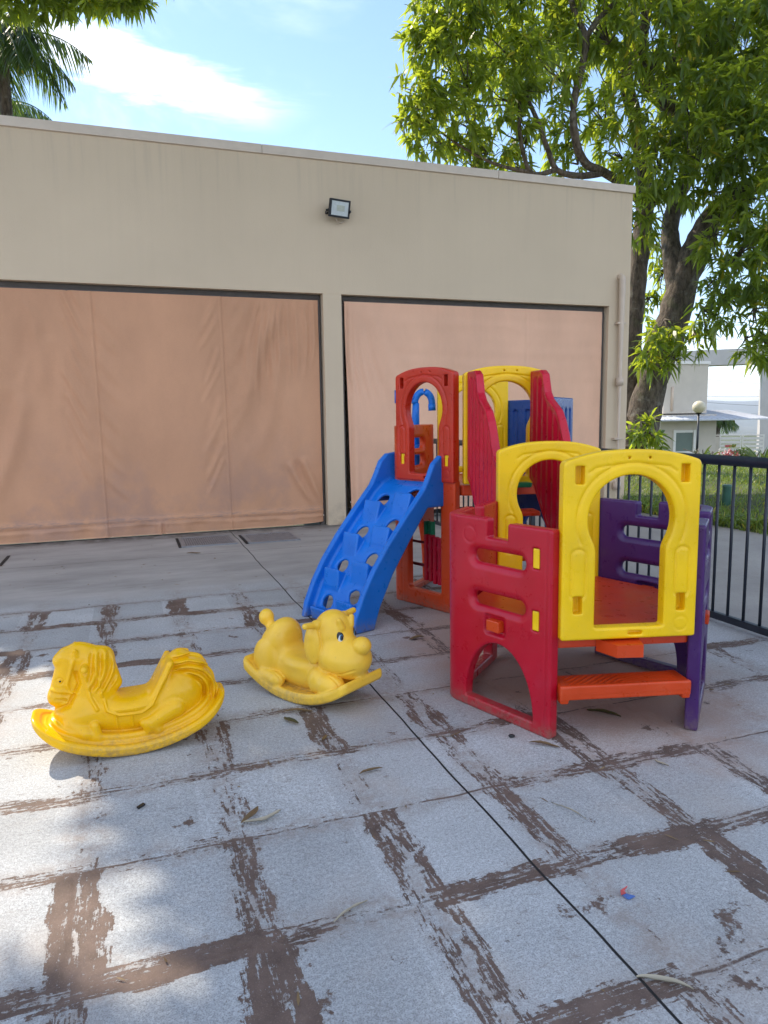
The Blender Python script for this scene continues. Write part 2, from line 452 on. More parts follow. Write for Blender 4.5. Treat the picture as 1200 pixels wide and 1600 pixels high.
    # trodden dust under the play tower, with the plastics' warm bounce light painted in
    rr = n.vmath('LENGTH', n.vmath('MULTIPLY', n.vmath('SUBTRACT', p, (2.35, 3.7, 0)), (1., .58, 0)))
    dust_bounce = n.math('MULTIPLY', n.ramp(n.math('ADD', rr, n.math('MULTIPLY', n.math('SUBTRACT', mid, .5), .5)), 1.05, .45, 0, 1), .85)
    white = n.mix(dust_bounce, white, (.37, .235, .17))
    fb = n.ramp(n.noise(p, 7, 6, .7), .3, .7, .65, 1.35, False)
    br = n.mix(1., (.135, .095, .078), n.comb(fb, fb, fb), 'MULTIPLY')
    br = n.mix(n.ramp(sp, .55, .7, 0, .4), br, (.30, .23, .19))
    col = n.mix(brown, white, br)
    # smooth grey band by the wall
    fg = n.ramp(n.noise(n.vmath('MULTIPLY', p, (.6, 1.6, 1.)), 1.5, 6, .65), .3, .7, .72, 1.12, False)
    grey = n.mix(1., (.41, .395, .38), n.comb(fg, fg, fg), 'MULTIPLY')
    grey = n.mix(n.ramp(n.noise(n.vmath('MULTIPLY', p, (2., 30., 1.)), 1., 5, .6), .60, .68, 0, .45), grey, (.19, .17, .155))
    grey = n.mix(n.ramp(fine, .62, .70, 0, .35), grey, (.20, .19, .18))
    grey = n.mix(n.math('MULTIPLY', n.ramp(py, 9.25, 9.62), n.ramp(n.noise(p, 5, 5, .7), .3, .6, .2, .8)), grey, (.09, .075, .062))
    back = n.ramp(n.math('ADD', py, n.math('MULTIPLY', n.math('SUBTRACT', lo, .5), .9)), 6.05, 6.75, 0, 1)
    col = n.mix(back, col, grey)
    # sawn joint
    jx = n.math('ABSOLUTE', n.math('SUBTRACT', n.math('ADD', px, n.math('MULTIPLY', n.math('SUBTRACT', n.noise(p, 1.2, 2), .5), .05)), 1.2))
    saw = n.ramp(jx, .0035, .006, 1, 0)
    jy = n.ramp(n.math('ABSOLUTE', n.math('SUBTRACT', py, 8.15)), .003, .012, .45, 0)
    saw = n.math('MAXIMUM', saw, jy)
    col = n.mix(saw, col, (.018, .017, .017))
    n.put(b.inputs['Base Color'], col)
    n.put(b.inputs['Roughness'], n.mix(brown, (.82, .82, .82), (.7, .7, .7)))
    b.inputs['Specular IOR Level'].default_value = .35
    h = n.math('SUBTRACT', n.math('MULTIPLY', sp, .35), n.math('MULTIPLY', brown, .35))
    h = n.math('SUBTRACT', h, n.math('MULTIPLY', saw, 3.))
    groove = n.math('MULTIPLY', tiled, n.math('MAXIMUM', n.ramp(dx, .012, .035, 1, 0), n.ramp(dy, .010, .03, 1, 0)))
    h = n.math('SUBTRACT', h, n.math('MULTIPLY', groove, .55))
    h = n.math('ADD', h, n.math('MULTIPLY', fine, .3))
    n.put(b.inputs['Normal'], n.bump(h, .55, .006))
    return mt
M['ground'] = ground_mat()

def concrete_mat(name, col):
    mt, n, b = new_mat(name); p = n.pos()
    f = n.ramp(n.noise(p, 1.2, 6, .65), .3, .7, .8, 1.12, False)
    c = n.mix(1., col, n.comb(f, f, f), 'MULTIPLY')
    c = n.mix(n.ramp(n.noise(p, 60, 4, .6), .55, .7, 0, .5), c, tuple(q*.6 for q in col))
    n.put(b.inputs['Base Color'], c); b.inputs['Roughness'].default_value = .85
    n.put(b.inputs['Normal'], n.bump(n.noise(p, 80, 4), .4, .005))
    return mt
M['path'] = concrete_mat('grey_path_concrete', (.34, .325, .30))

def leaf_mat(name, dark, light, trans, tcol, yellow=.02):
    mt, n, b = new_mat(name)
    r = n.island()
    c = n.mix(r, dark, light)
    yl = n.math('GREATER_THAN', r, 1-yellow)
    c = n.mix(yl, c, (.45, .32, .03))
    n.put(b.inputs['Base Color'], c)
    b.inputs['Roughness'].default_value = .38; b.inputs['Specular IOR Level'].default_value = .5
    tr = n.node('ShaderNodeBsdfTranslucent'); n.put(tr.inputs['Color'], n.mix(r, tuple(q*.75 for q in tcol), tcol))
    mx = n.node('ShaderNodeMixShader'); mx.inputs[0].default_value = trans
    out = mt.node_tree.nodes['Material Output']
    n.l.new(b.outputs[0], mx.inputs[1]); n.l.new(tr.outputs[0], mx.inputs[2]); n.l.new(mx.outputs[0], out.inputs[0])
    return mt
M['leaf'] = leaf_mat('mango_leaf', (.034, .072, .024), (.085, .14, .04), .46, (.75, .90, .06), .025)
M['leaf_bright'] = leaf_mat('young_mango_leaf', (.05, .12, .015), (.10, .20, .03), .45, (.42, .55, .04), .01)
M['palm'] = leaf_mat('palm_leaf', (.03, .07, .018), (.07, .13, .03), .35, (.25, .40, .05), .03)
M['shrub'] = leaf_mat('shrub_leaf', (.03, .06, .02), (.08, .13, .03), .3, (.25, .35, .05), .03)
M['grass'] = leaf_mat('grass_blade', (.07, .13, .016), (.20, .29, .045), .35, (.40, .50, .06), .06)
M['dry'] = leaf_mat('dry_leaf', (.10, .06, .03), (.26, .18, .09), .15, (.3, .18, .06), 0)
M['dry_green'] = leaf_mat('dry_olive_leaf', (.05, .055, .02), (.09, .08, .03), .1, (.2, .2, .05), 0)
M['straw'] = leaf_mat('straw_leaf', (.40, .36, .27), (.5, .45, .34), .15, (.4, .35, .2), 0)
M['redflower'] = leaf_mat('red_flower', (.35, .04, .05), (.5, .12, .12), .2, (.5, .1, .1), 0)
M['whiteflower'] = leaf_mat('white_flower', (.6, .58, .55), (.75, .72, .7), .2, (.6, .6, .5), 0)
def bark_mat():
    mt, n, b = new_mat('mango_bark'); p = n.pos()
    v = n.noise(n.vmath('MULTIPLY', p, (1., 1., .3)), 14, 7, .7)
    c = n.mix(n.ramp(v, .3, .7), (.045, .033, .024), (.20, .16, .125))
    c = n.mix(n.ramp(n.noise(p, 5, 5, .6), .55, .68, 0, .55), c, (.30, .29, .25))
    c = n.mix(n.ramp(n.noise(n.vmath('ADD', p, (3, 3, 3)), 2.5, 4, .6), .55, .7, 0, .5), c, (.07, .085, .035))
    n.put(b.inputs['Base Color'], c); b.inputs['Roughness'].default_value = .9
    n.put(b.inputs['Normal'], n.bump(v, .9, .05))
    return mt
M['bark'] = bark_mat()
M['soil'] = simple('lawn_soil', (.07, .085, .03), .95, .3, 3, .3, 30, dirt=((.10, .15, .03), .9), dscale=1.5)
M['earth'] = simple('far_land', (.07, .085, .05), .95, .35, .012, dirt=((.16, .14, .10), .6), dscale=.02)
M['hill'] = simple('hill_forest', (.045, .065, .035), .95, .3, .01)
M['gate_wall'] = simple('gatehouse_render', (.60, .545, .47), .8, .05, 2, .1, 60)
M['gate_grey'] = simple('portal_render', (.50, .49, .475), .8, .06, 2, .1, 60)
M['white_wall'] = simple('white_render', (.76, .74, .70), .8, .05, 2)
M['sheet'] = simple('roof_sheet', (.52, .55, .60), .45, .08, 3)
M['glass_green'] = simple('window_glass', (.16, .21, .19), .15, .1, 2)
M['lamp_globe'] = simple('opal_globe', (.66, .60, .44), .3, .06, 4)
M['post_green'] = simple('green_post_paint', (.02, .09, .06), .5)
M['sign_red'] = simple('red_sign_paint', (.55, .10, .10), .5)
M['trim'] = simple('white_trim', (.80, .79, .76), .5, .04)

# ================================================================== WORLD AND SUN
SUN_EL, SUN_AZ = radians(47), radians(-27)                      # azimuth from +Y towards +X
S = np.array([sin(SUN_AZ)*cos(SUN_EL), cos(SUN_AZ)*cos(SUN_EL), sin(SUN_EL)])
W = bpy.data.worlds.new('World'); scene.world = W; W.use_nodes = True
nt = NT(W.node_tree); bg = W.node_tree.nodes['Background']
sky = nt.node('ShaderNodeTexSky', sky_type='NISHITA')
sky.sun_disc = False; sky.sun_elevation = SUN_EL; sky.sun_rotation = SUN_AZ
sky.altitude = 600; sky.air_density = .9; sky.dust_density = .15; sky.ozone_density = 1.5
g = nt.coord('Generated')
gx, gy, gz = nt.sep(g)
zz = nt.math('MAXIMUM', gz, .02)
u = nt.math('DIVIDE', gx, zz); v = nt.math('DIVIDE', gy, zz)
uv = nt.comb(u, v, 0.)
# high cloud: soft wisps plus one broad bright streak above the roof on the left
wisp = nt.noise(nt.vmath('MULTIPLY', uv, (.9, .45, 1.)), 1.1, 7, .62, .6)
cl = nt.ramp(wisp, .50, .84, .0, .5)
behind = nt.ramp(nt.vmath('DOT_PRODUCT', g, (-.33, -.94, .1)), -.25, .35, 0, .42)  # unseen cloud added behind the camera as neutral fill light
cl = nt.math('MAXIMUM', cl, nt.math('MULTIPLY', behind, nt.ramp(nt.noise(g, 2.6, 6, .6), .30, .62)))
du = nt.math('SUBTRACT', u, .08); dv = nt.math('SUBTRACT', v, 2.31)
a1, b1 = (.9, .43), (-.43, .9)
al = nt.math('ADD', nt.math('MULTIPLY', du, a1[0]), nt.math('MULTIPLY', dv, a1[1]))
ac = nt.math('ADD', nt.math('MULTIPLY', du, b1[0]), nt.math('MULTIPLY', dv, b1[1]))
edge = nt.math('MULTIPLY', nt.math('SUBTRACT', nt.noise(nt.vmath('MULTIPLY', uv, (1., 2.2, 1.)), 2.6, 8, .66, .4), .5), .55)
stk = nt.math('MULTIPLY', nt.ramp(nt.math('ABSOLUTE', nt.math('ADD', ac, edge)), -.08, .23, 1, 0), nt.ramp(nt.math('ABSOLUTE', al), .10, .62, .92, 0))
low = nt.math('MULTIPLY', nt.ramp(gz, .16, .02, 0, .35), nt.ramp(nt.noise(nt.vmath('MULTIPLY', g, (1., 1., 4.)), 5, 6, .6), .42, .62))
cl = nt.math('MAXIMUM', nt.math('MAXIMUM', cl, stk), low)
cloudcol = nt.comb(9.6, 9.5, 9.5)
skycol = nt.mix(cl, sky.outputs[0], cloudcol)
nt.put(bg.inputs['Color'], skycol); bg.inputs['Strength'].default_value = .13

sd = bpy.data.lights.new('sun', 'SUN'); so = bpy.data.objects.new('sun', sd); COL.objects.link(so)
sd.energy = 2.9; sd.angle = radians(.53); sd.color = (1., .87, .70)
so.rotation_euler = Vector(tuple(S)).to_track_quat('Z', 'Y').to_euler()
so.location = tuple(S*50)

vs = scene.view_settings
vs.view_transform = 'Standard'; vs.look = 'None'; vs.gamma = 1; vs.use_curve_mapping = False
vs.exposure = 1.22
scene.cycles.max_bounces = 8; scene.cycles.diffuse_bounces = 4; scene.cycles.transmission_bounces = 4
scene.cycles.use_denoising = True
scene.cycles.sample_clamp_indirect = 8

# ================================================================== SETTING: GROUND
def grid(x0, x1, y0, y1, nx, ny, zf):
    xs = np.linspace(x0, x1, nx); ys = np.linspace(y0, y1, ny)
    X, Y = np.meshgrid(xs, ys, indexing='ij'); Z = zf(X, Y)
    V = np.stack([X, Y, Z], -1).reshape(-1, 3)
    i = np.arange(nx-1)[:, None]*ny; j = np.arange(ny-1)[None, :]
    q = np.stack([i+j, i+ny+j, i+ny+j+1, i+j+1], -1).reshape(-1, 4)
    return V, q
def structure(o): o['kind'] = 'structure'; return o

def patio_z(X, Y): return .003*np.sin(X*2.1+1)*np.sin(Y*1.7)*np.clip(1-Y/9, 0, 1)
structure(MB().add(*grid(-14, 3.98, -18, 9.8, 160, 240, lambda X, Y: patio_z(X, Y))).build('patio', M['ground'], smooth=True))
structure(MB().add(*grid(3.98, 7.35, -18, 30, 20, 100, lambda X, Y: X*0-.006)).build('path', M['path']))
def lawn_z(X, Y):
    d = np.sqrt((X-7)**2*1.0)
    up = .30*np.clip((X-7.15)/2.5, 0, 1)**1.0
    far = np.clip((np.hypot(X, Y)-17)/16, 0, 1); far = far*far*(3-2*far)
    return -.03+up*(1-far)-1.0*far+.03*np.sin(X*1.3)*np.cos(Y*1.1)
structure(MB().add(*grid(7.10, 62, -20, 70, 150, 180, lawn_z)).build('lawn_ground', M['soil'], smooth=True))
def terrain():
    rs = np.concatenate([np.linspace(0, 80, 9), np.geomspace(100, 6000, 40)]); th = np.linspace(0, 2*pi, 97)[:-1]
    R, T = np.meshgrid(rs, th, indexing='ij')
    d = np.clip((R-75)/200, 0, 1)
    Z = -1.6-48*d*d*(3-2*d)+4*np.sin(R*.013+T*7)*d
    V = np.stack([R*np.cos(T), R*np.sin(T), Z], -1).reshape(-1, 3)
    n = len(th); i = np.arange(len(rs)-1)[:, None]*n; j = np.arange(n)[None, :]; j2 = (j+1) % n
    return V, np.stack([i+j, i+n+j, i+n+j2, i+j2], -1).reshape(-1, 4)
structure(MB().add(*terrain()).build('terrain', M['earth'], smooth=True))
def hills():
    th = np.linspace(0, 2*pi, 361); V = []; Q = []
    prof = lambda t, s: 75+26*np.sin(t*9+s)+14*np.sin(t*23+s*2)+7*np.sin(t*57+s)
    rr = [3000, 3300, 3700, 4300, 5200]
    hh = [0, .35, .75, 1.0, .7]
    for r, h in zip(rr, hh):
        V.append(np.stack([r*np.cos(th), r*np.sin(th), -52+h*(prof(th, r*.001)+52)], 1))
    V = np.concatenate(V); n = len(th); i = np.arange(len(rr)-1)[:, None]*n; j = np.arange(n-1)[None, :]
    return V, np.stack([i+j, i+j+1, i+n+j+1, i+n+j], -1).reshape(-1, 4)
structure(MB().add(*hills()).build('hills', M['hill'], smooth=True))

# ================================================================== BUILDING
WY = 9.65                                   # front face of the wall
bld = empty('low_building', (2, WY, 0), 0, 'long flat-topped beige rendered building with two wide openings screened by canvas', 'building')
def bpart(name, mb, mat, parent=bld, **k):
    o = mb.build(name, mat, parent, **k); o.location = Vector((-2, -WY, 0)) if parent is bld else Vector((0, 0, 0)); return o
BX0, BX1, BY1 = -9.0, 7.545, 11.2
# wall: upper band, piers, sides and back butted end to end
w = MB()
w.box(((BX0+BX1)/2, WY+.1, (3.165+4.87)/2), (BX1-BX0, .2, 4.87-3.165))
w.box(((7.16+BX1)/2, WY+.1, 3.165/2), (BX1-7.16, .2, 3.165))
w.box(((BX0+-8.6)/2, WY+.1, 3.165/2), (-8.6-BX0, .2, 3.165))
w.box((BX1-.1, (WY+.2+BY1)/2, 4.87/2), (.2, BY1-WY-.2, 4.87))
w.box((BX0+.1, (WY+.2+BY1)/2, 4.87/2), (.2, BY1-WY-.2, 4.87))
w.box(((BX0+BX1)/2, BY1+.1, 4.87/2), (BX1-BX0, .2, 4.87))
bpart('wall', w, M['wall'])
bpart('pillar', MB().box(((2.555+2.815)/2, WY+.11, 3.163/2), (.26, .25, 3.163), bev=.008), M['wall'])
c = MB()
for xa, xb in ((BX0-.03, -1.995), (-1.99, 1.795), (1.8, 5.195), (5.2, BX1+.03)):
    c.box(((xa+xb)/2, WY+.105, 4.925), (xb-xa, .27, .11), bev=.006)
bpart('parapet_flashing', c, M['cap'])
bpart('roof', MB().box(((BX0+BX1)/2, (WY+.2+BY1)/2, 4.3), (BX1-BX0-.4, BY1-WY-.2, .12)), M['gate_grey'])
bpart('floor', MB().box(((BX0+BX1)/2, (WY+BY1)/2+.2, .01), (BX1-BX0-.5, BY1-WY-.3, .02)), M['path'])
# opening frames (dark strips round the screens)
fr = MB()
for xa, xb in ((-8.59, 2.54), (2.83, 7.15)):
    fr.box(((xa+xb)/2, WY+.155, 3.115), (xb-xa, .07, .09))
    fr.box((xa+.02, WY+.155, 1.535), (.04, .07, 3.07)); fr.box((xb-.03, WY+.150, 1.535), (.06, .08, 3.07))
bpart('opening_frame', fr, M['soot'])
# downpipe with its elbow
px_ = 7.345
pp = MB().tube([(px_, WY+.05, 3.60), (px_, WY-.03, 3.61), (px_, WY-.062, 3.585), (px_, WY-.07, 3.54), (px_, WY-.07, 0.0)], [.052]*5, 18)
for zc in (.35, 2.0): pp.tube([(px_, WY-.07, zc-.06), (px_, WY-.07, zc+.06)], [.058, .058], 18)
dp = bpart('downpipe', pp, M['pipe'], smooth=True)
for zc in (1.1, 2.9):
    bpart('pipe_clamp', MB().box((px_, WY-.05, zc), (.15, .09, .03), bev=.006), M['pipe'])

# ------------------------------------------------------------------ canvas screens
def blind(xa, xb, ztop, label, right):
    nx, nz = int((xb-xa)/(.022 if right else .0105)), 150
    t = np.linspace(0, 1, nz); xs = np.linspace(xa, xb, nx)
    X, T = np.meshgrid(xs, t, indexing='ij')
    zb = .018 if not right else .10+.08*np.clip((xs-xa)/(xb-xa), 0, 1)
    Zb = np.broadcast_to(np.asarray(zb), xs.shape)[:, None]
    Z = ztop+(Zb-ztop)*T
    Y = np.zeros_like(X)
    def fold(x0, z0, x1, z1, wdt, amp, skew=1.):
        # one soft pulled crease from (x0,z0) to (x1,z1)
        dx, dz = x1-x0, z1-z0; L = np.hypot(dx, dz)
        s = ((X-x0)*dx+(Z-z0)*dz)/L; q = ((X-x0)*dz-(Z-z0)*dx)/L
        env = np.clip(s/(.15*L), 0, 1)*np.clip((L-s)/(.35*L), 0, 1)
        env = env*env*(3-2*env)
        q = q+.04*np.sin(s*3.1+x0*5)
        return 1.1*amp*env*(np.exp(-(q/wdt)**2)-.6*np.exp(-((q-1.6*wdt)/(1.3*wdt))**2))
    r = np.random.default_rng(11 if not right else 5)
    if not right:
        seams = [xa+1.55*k for k in range(1, 9)]
        seams = [-6.6, -5.05, -3.5, -1.93, -.37, 1.20]
        for sx in seams:                                          # pulled creases running into each seam
            Xs = X-(sx+.04*(3.05-Z)*.2)
            Y -= .010*np.exp(-(Xs/.011)**2)-.008*np.exp(-((Xs-.028)/.014)**2)
            mir = -1 if abs(sx-1.20) < .1 or abs(sx+5.05) < .1 else 1       # the pull runs the other way at every other seam
            for k in range(8):
                z1 = 2.75-.30*k+r.normal(0, .05)
                if mir > 0:
                    Y -= fold(sx-.30-.12*r.random(), z1+.55+.2*r.random(), sx-.01, z1, .026+.016*r.random(), .010+.009*r.random())
                    Y -= fold(sx+.02, z1+.25, sx+.33+.1*r.random(), z1-.20-.15*r.random(), .04+.02*r.random(), .007+.005*r.random())
                else:
                    Y -= fold(sx-.01, z1+.30, sx-.26-.12*r.random(), z1-.15-.1*r.random(), .026+.016*r.random(), .008+.008*r.random())
                    Y -= fold(sx+.28+.1*r.random(), z1+.40+.15*r.random(), sx+.02, z1-.05, .05+.02*r.random(), .004+.005*r.random())
        for k in range(26):
            x0 = r.uniform(xa, xb); z0 = r.uniform(1.6, 3.08); dz = r.uniform(.8, 1.9); dr = r.choice([-.18, -.08, .06, .2])
            Y -= fold(x0, z0, x0+dr*dz, z0-dz, r.uniform(.06, .16), r.uniform(.006, .016))
        for k in range(9):                                        # hanging pleats near the right jamb
            x0 = xb-.07-.095*k+r.normal(0, .01)
            Y -= fold(x0, 3.10, x0-.08-.012*k, 2.05-.12*k*r.random(), .030, .015)
        for x0, z0, x1, z1, wd, am in ((1.95, 2.95, 1.35, 1.55, .11, .05), (2.1, 2.6, 1.55, .85, .10, .03), (2.25, 1.0, 2.48, .20, .05, .04), (2.05, .95, 2.45, .18, .05, .03), (-1.2, 1.9, -1.6, .35, .10, .04)):
            Y -= fold(x0, z0, x1, z1, wd, am)
        # hem pocket: the bar pulls a roll, the tail below hangs free
        Y -= .020*np.exp(-((Z-.215)/.035)**2)
        zseam = .150+.035*np.exp(-((X-.3)/1.2)**2)
        Y -= .028*np.clip((zseam-Z)/.02, 0, 1)*(1-.75*np.clip((zseam-Z)/.06, 0, 1)) 
        low = np.clip((zseam-Z)/.05, 0, 1)
        Y += low*(.012+.020*np.sin(X*5.+1)*np.sin(X*13+.5)+.022*np.exp(-((X-.32)/.05)**2)*np.sin((X-.32)*70)-.02)
        # right end of tail curls up
        Z = np.where((Z < .16) & (X > 1.6), Z+(np.clip((X-1.6)/.9, 0, 1)**2*.03)*np.clip((.16-Z)/.14, 0, 1), Z)
    else:
        for k in range(7):
            x0 = xa+.03+.07*k
            Y -= fold(x0, 3.10, x0+.12+.05*k, 1.7-.15*k*r.random(), .03+.006*k, .026-.002*k)
        Y -= .05*np.exp(-((X-xa-.10)/.06)**2)*np.clip((2.6-Z)/2.2, 0, 1)
        for sx in (4.3, 5.75): Y -= .005*np.exp(-((X-sx)/.010)**2)
        for k in range(14):
            x0 = r.uniform(xa, xb); z0 = r.uniform(1.2, 3.05); dz = r.uniform(.5, 1.2)
            Y -= fold(x0, z0, x0+r.choice([-.1, .06, .12])*dz, z0-dz, r.uniform(.08, .2), r.uniform(.003, .008))
        # the left edge is drawn inwards towards the foot
        X = X+np.clip(1-(X-xa)/.6, 0, 1)*(.015+.045*T)
        Y -= .0012*(np.sin(Z*34+.9*np.sin(X*1.3))+np.sin(Z*21+1.4*np.sin(X*.9+1)))*np.clip((X-xa-.3)/.5, 0, 1)*np.clip((Z-1.5)/.8, .15, 1)
    Y -= .010*np.sin(X*2.2+T*1.3)*np.sin(pi*T)
    Y += WY+.085
    nzv = nz
    V0 = np.stack([X, Y, Z], -1).reshape(-1, 3); V1 = V0+np.array([0, .004, 0])
    i = np.arange(nx-1)[:, None]*nz; j = np.arange(nz-1)[None, :]
    q = np.stack([i+j, i+j+1, i+nz+j+1, i+nz+j], -1).reshape(-1, 4)
    rim = []
    N = nx*nz
    a = np.arange(nz-1); rim.append(np.stack([a, a+N, a+1+N, a+1], 1))
    a = a+(nx-1)*nz; rim.append(np.stack([a, a+1, a+1+N, a+N], 1))
    a = np.arange(nx-1)*nz+nz-1; rim.append(np.stack([a, a+N, a+nz+N, a+nz], 1))
    root = empty('canvas_screen', ((xa+xb)/2, WY+.08, 0), 0, label, 'blind', 'canvas screens in the openings')
    cv = MB().add(np.concatenate([V0, V1]), q[:, ::-1], q+N, *rim).build('canvas', M['fabric_pale' if right else 'fabric'], root, smooth=True)
    cv.location = -Vector(root.location)
    hb = MB().tube([(xa+.05, WY+.098, .185 if not right else .30), (xb+.015, WY+.098, .135 if not right else .30)], [.012, .012], 10).build('hem_bar', M['trim'], root, smooth=True)
    hb.location = -Vector(root.location)
    tb = MB().tube([(xa, WY+.115, 3.09), (xb, WY+.115, 3.09)], [.022, .022], 12).build('top_roller', M['soot'], root, smooth=True)
    tb.location = -Vector(root.location)
blind(-8.53, 2.505, 3.085, 'wide wrinkled tan canvas screen with vertical seams, left of the narrow pillar', False)
blind(2.865, 7.10, 3.085, 'smoother pinkish tan canvas screen right of the pillar, behind the play tower', True)

# ------------------------------------------------------------------ floodlight
fl = empty('floodlight', (2.775, WY, 4.24), 0, 'small black square floodlight on the beige wall above the pillar', 'floodlight')
def onto(o, parent, loc=(0, 0, 0), rot=(0, 0, 0)):
    o.parent = parent; o.location = loc; o.rotation_euler = rot; return o
tilt = radians(14)
body = MB().box((0, 0, 0), (.30, .035, .225), bev=.010).box((0, .026, 0), (.24, .022, .17), bev=.006)
for k in range(7): body.box((-.09+.03*k, .044, 0), (.006, .02, .15))
o = body.build('housing', M['black_metal'], fl); onto(o, fl, (0, -.135, 0), (tilt, 0, radians(12)))
h2 = o
bz = MB()
for dz in (-.1, .1): bz.box((0, -.022, dz), (.30, .014, .024), bev=.004)
for dx_ in (-.1375, .1375): bz.box((dx_, -.022, 0), (.024, .014, .1755), bev=.004)
bz.build('bezel', M['black_metal'], h2)
MB().box((0, -.0195, 0), (.25, .006, .175)).build('lens', M['lens'], h2)
MB().box((.012, -.0245, .004), (.115, .006, .072), bev=.002).build('led_plate', M['led'], h2)
br = MB().box((-.155, -.075, -.03), (.008, .16, .03)).box((.155, -.075, -.03), (.008, .16, .03)).box((0, -.004, -.03), (.302, .008, .03))
br.tube([(-.18, -.13, -.03), (-.155, -.13, -.03)], [.014, .014], 10)
br.build('bracket', M['black_metal'], fl)
cb = MB().tube([(-.03, -.09, -.11), (-.02, -.08, -.15), (.04, -.05, -.16), (.09, -.03, -.135), (.10, -.0, -.12)], [.006]*5, 8)
cb.build('cable', M['pipe'], fl, smooth=True)

# ------------------------------------------------------------------ drains in the floor
def grate(x0, x1, y0, y1, label):
    g_ = empty('drain_cover', ((x0+x1)/2, (y0+y1)/2, .0), 0, label, 'drain cover', 'drain covers by the building')
    f_ = MB(); cx, cy = (x1-x0)/2, (y1-y0)/2; e = .035
    for sy in (-1, 1): f_.box((0, sy*(cy-e/2), .004), (2*cx, e, .022))
    for sx in (-1, 1): f_.box((sx*(cx-e/2), 0, .004), (e, 2*cy-2*e, .022))
    f_.build('frame', M['steel'], g_)
    s_ = MB(); n_ = 22
    for k in range(n_):
        s_.box((-cx+e+(k+.5)*(2*cx-2*e)/n_, 0, .004), ((2*cx-2*e)/n_*.70, 2*cy-2*e, .016))
    s_.build('grating', M['steel'], g_)
    MB().box((0, 0, -.002), (2*cx-2*e, 2*cy-2*e, .014)).build('pit', M['dark_gap'], g_)
    MB().box((-cx-.02, -.0, .003), (.03, 2*cy, .012)).build('side_gap', M['dark_gap'], g_)
grate(.50, 1.15, 8.66, 9.34, 'slotted grey drain cover left of the long saw-cut joint')
grate(1.28, 1.92, 8.60, 9.26, 'slotted grey drain cover right of the long saw-cut joint, nearer the pillar')
lid = MB().box((0, 0, .004), (.62, .6, .012), bev=.004)
o = lid.build('inspection_lid', M['path'], None, loc=(-1.70, 8.62, 0)); tag(o, 'pale concrete inspection lid with a dark broken edge on the far left', 'cover')
MB().box((.325, .0, .002), (.03, .60, .012)).build('open_edge', M['dark_gap'], o)

# ------------------------------------------------------------------ fence
FX = 3.90
fe = empty('metal_fence', (FX, 3, 0), 0, 'dark blue-grey metal railing with thin upright bars beside the patio', 'fence')
def fpart(name, mb, smooth=True):
    o = mb.build(name, M['rail'], fe, smooth=smooth); o.location = (-FX, -3, 0); return o
fpart('handrail', MB().tube([(FX, y, 1.165) for y in np.linspace(-1.2, 9.64, 24)], [.036]*24, 16))
fpart('bottom_rail', MB().box((FX, 4.22, .052), (.045, 10.84, .05), bev=.008), False)
ys = 4.10-.1375*np.arange(-40, 40)
ys = [y for y in ys if -1.15 < y < 9.6]
posts = [-1.1, 1.76, 6.45, 9.58]
for y in posts: fpart('post', MB().box((FX, y, .565), (.05, .05, 1.13), bev=.006).box((FX, y, .004), (.13, .13, .008)), False)
bal = None
for y in ys:
    if bal is None:
        bal = fpart('baluster', MB().tube([(FX, 0, .072), (FX, 0, 1.14)], [.0105, .0105], 10))
        bal.location = (-FX, -3+y, 0)
    else:
        c_ = bal.copy(); COL.objects.link(c_); c_.parent = fe; c_.location = (-FX, -3+y, 0)

# ================================================================== PLAY TOWER (one connected set)
PRZ = atan2(-.243, .97)
play = empty('play_tower', (2.243, 3.207, 0), PRZ, 'multicoloured plastic play set of two linked towers with a blue climbing ramp', 'play set')

def arch_panel(mat, mid, nrm, zb, boss=True):
    nl = math.hypot(*nrm); no = (nrm[0]/nl, nrm[1]/nl); e = (no[1], -no[0])
    HW, RR = .318, .93
    def f(s, n, z):
        out = rbox2(s, z, 0, .435, HW, .435, .012)
        out = smax(out, circ(s, z, 0, .868-RR, RR), .02)
        hole = smin(circ(s, z, 0, .55, .202), rbox2(s, z, 0, .255, .163, .20, .012), .02)
        d2 = np.maximum(out, -hole)
        ht = .034-.0055*bumpf(hole-.052, .011)*np.clip((z-.42)/.03, 0, 1)
        a = np.abs(s)
        hexl = rbox2(a, z, .243, .305, .033, .115, .03)
        ht = ht-.0055*bumpf(hexl, .010)
        ht = ht-.005*bumpf(pline2(a, z, [(.06, .800), (.17, .785), (.20, .765)]), .009)
        ht = ht-.004*bumpf(circ(s, z, -.245, .065, .032), .006)
        d = extr(d2, n, ht, .011)
        for zc in (.165, .755):                                    # clip pockets, open at the front
            pk = rbox2(a, z, .243, zc, .021, .041, .006)
            d = np.maximum(d, -np.maximum(pk, -(n+.016)))
        for sc_ in (.02, -.075):
            d = np.maximum(d, -np.maximum(circ(s, z, sc_, .828-.02*abs(sc_), .006), -(n-.012)))
        sl = rbox2(s, z, -.03, .028, .034, .009, .004)
        return np.maximum(d, -np.maximum(sl, -(n-.005)))
    def mp(P):
        return np.stack([mid[0]+P[:, 0]*e[0]+P[:, 1]*no[0], mid[1]+P[:, 0]*e[1]+P[:, 1]*no[1], zb+P[:, 2]], 1)
    return sdf_obj('arch_panel', f, (-.33, -.045, -.01), (.33, .045, .88), .0065, mat, play, mp)

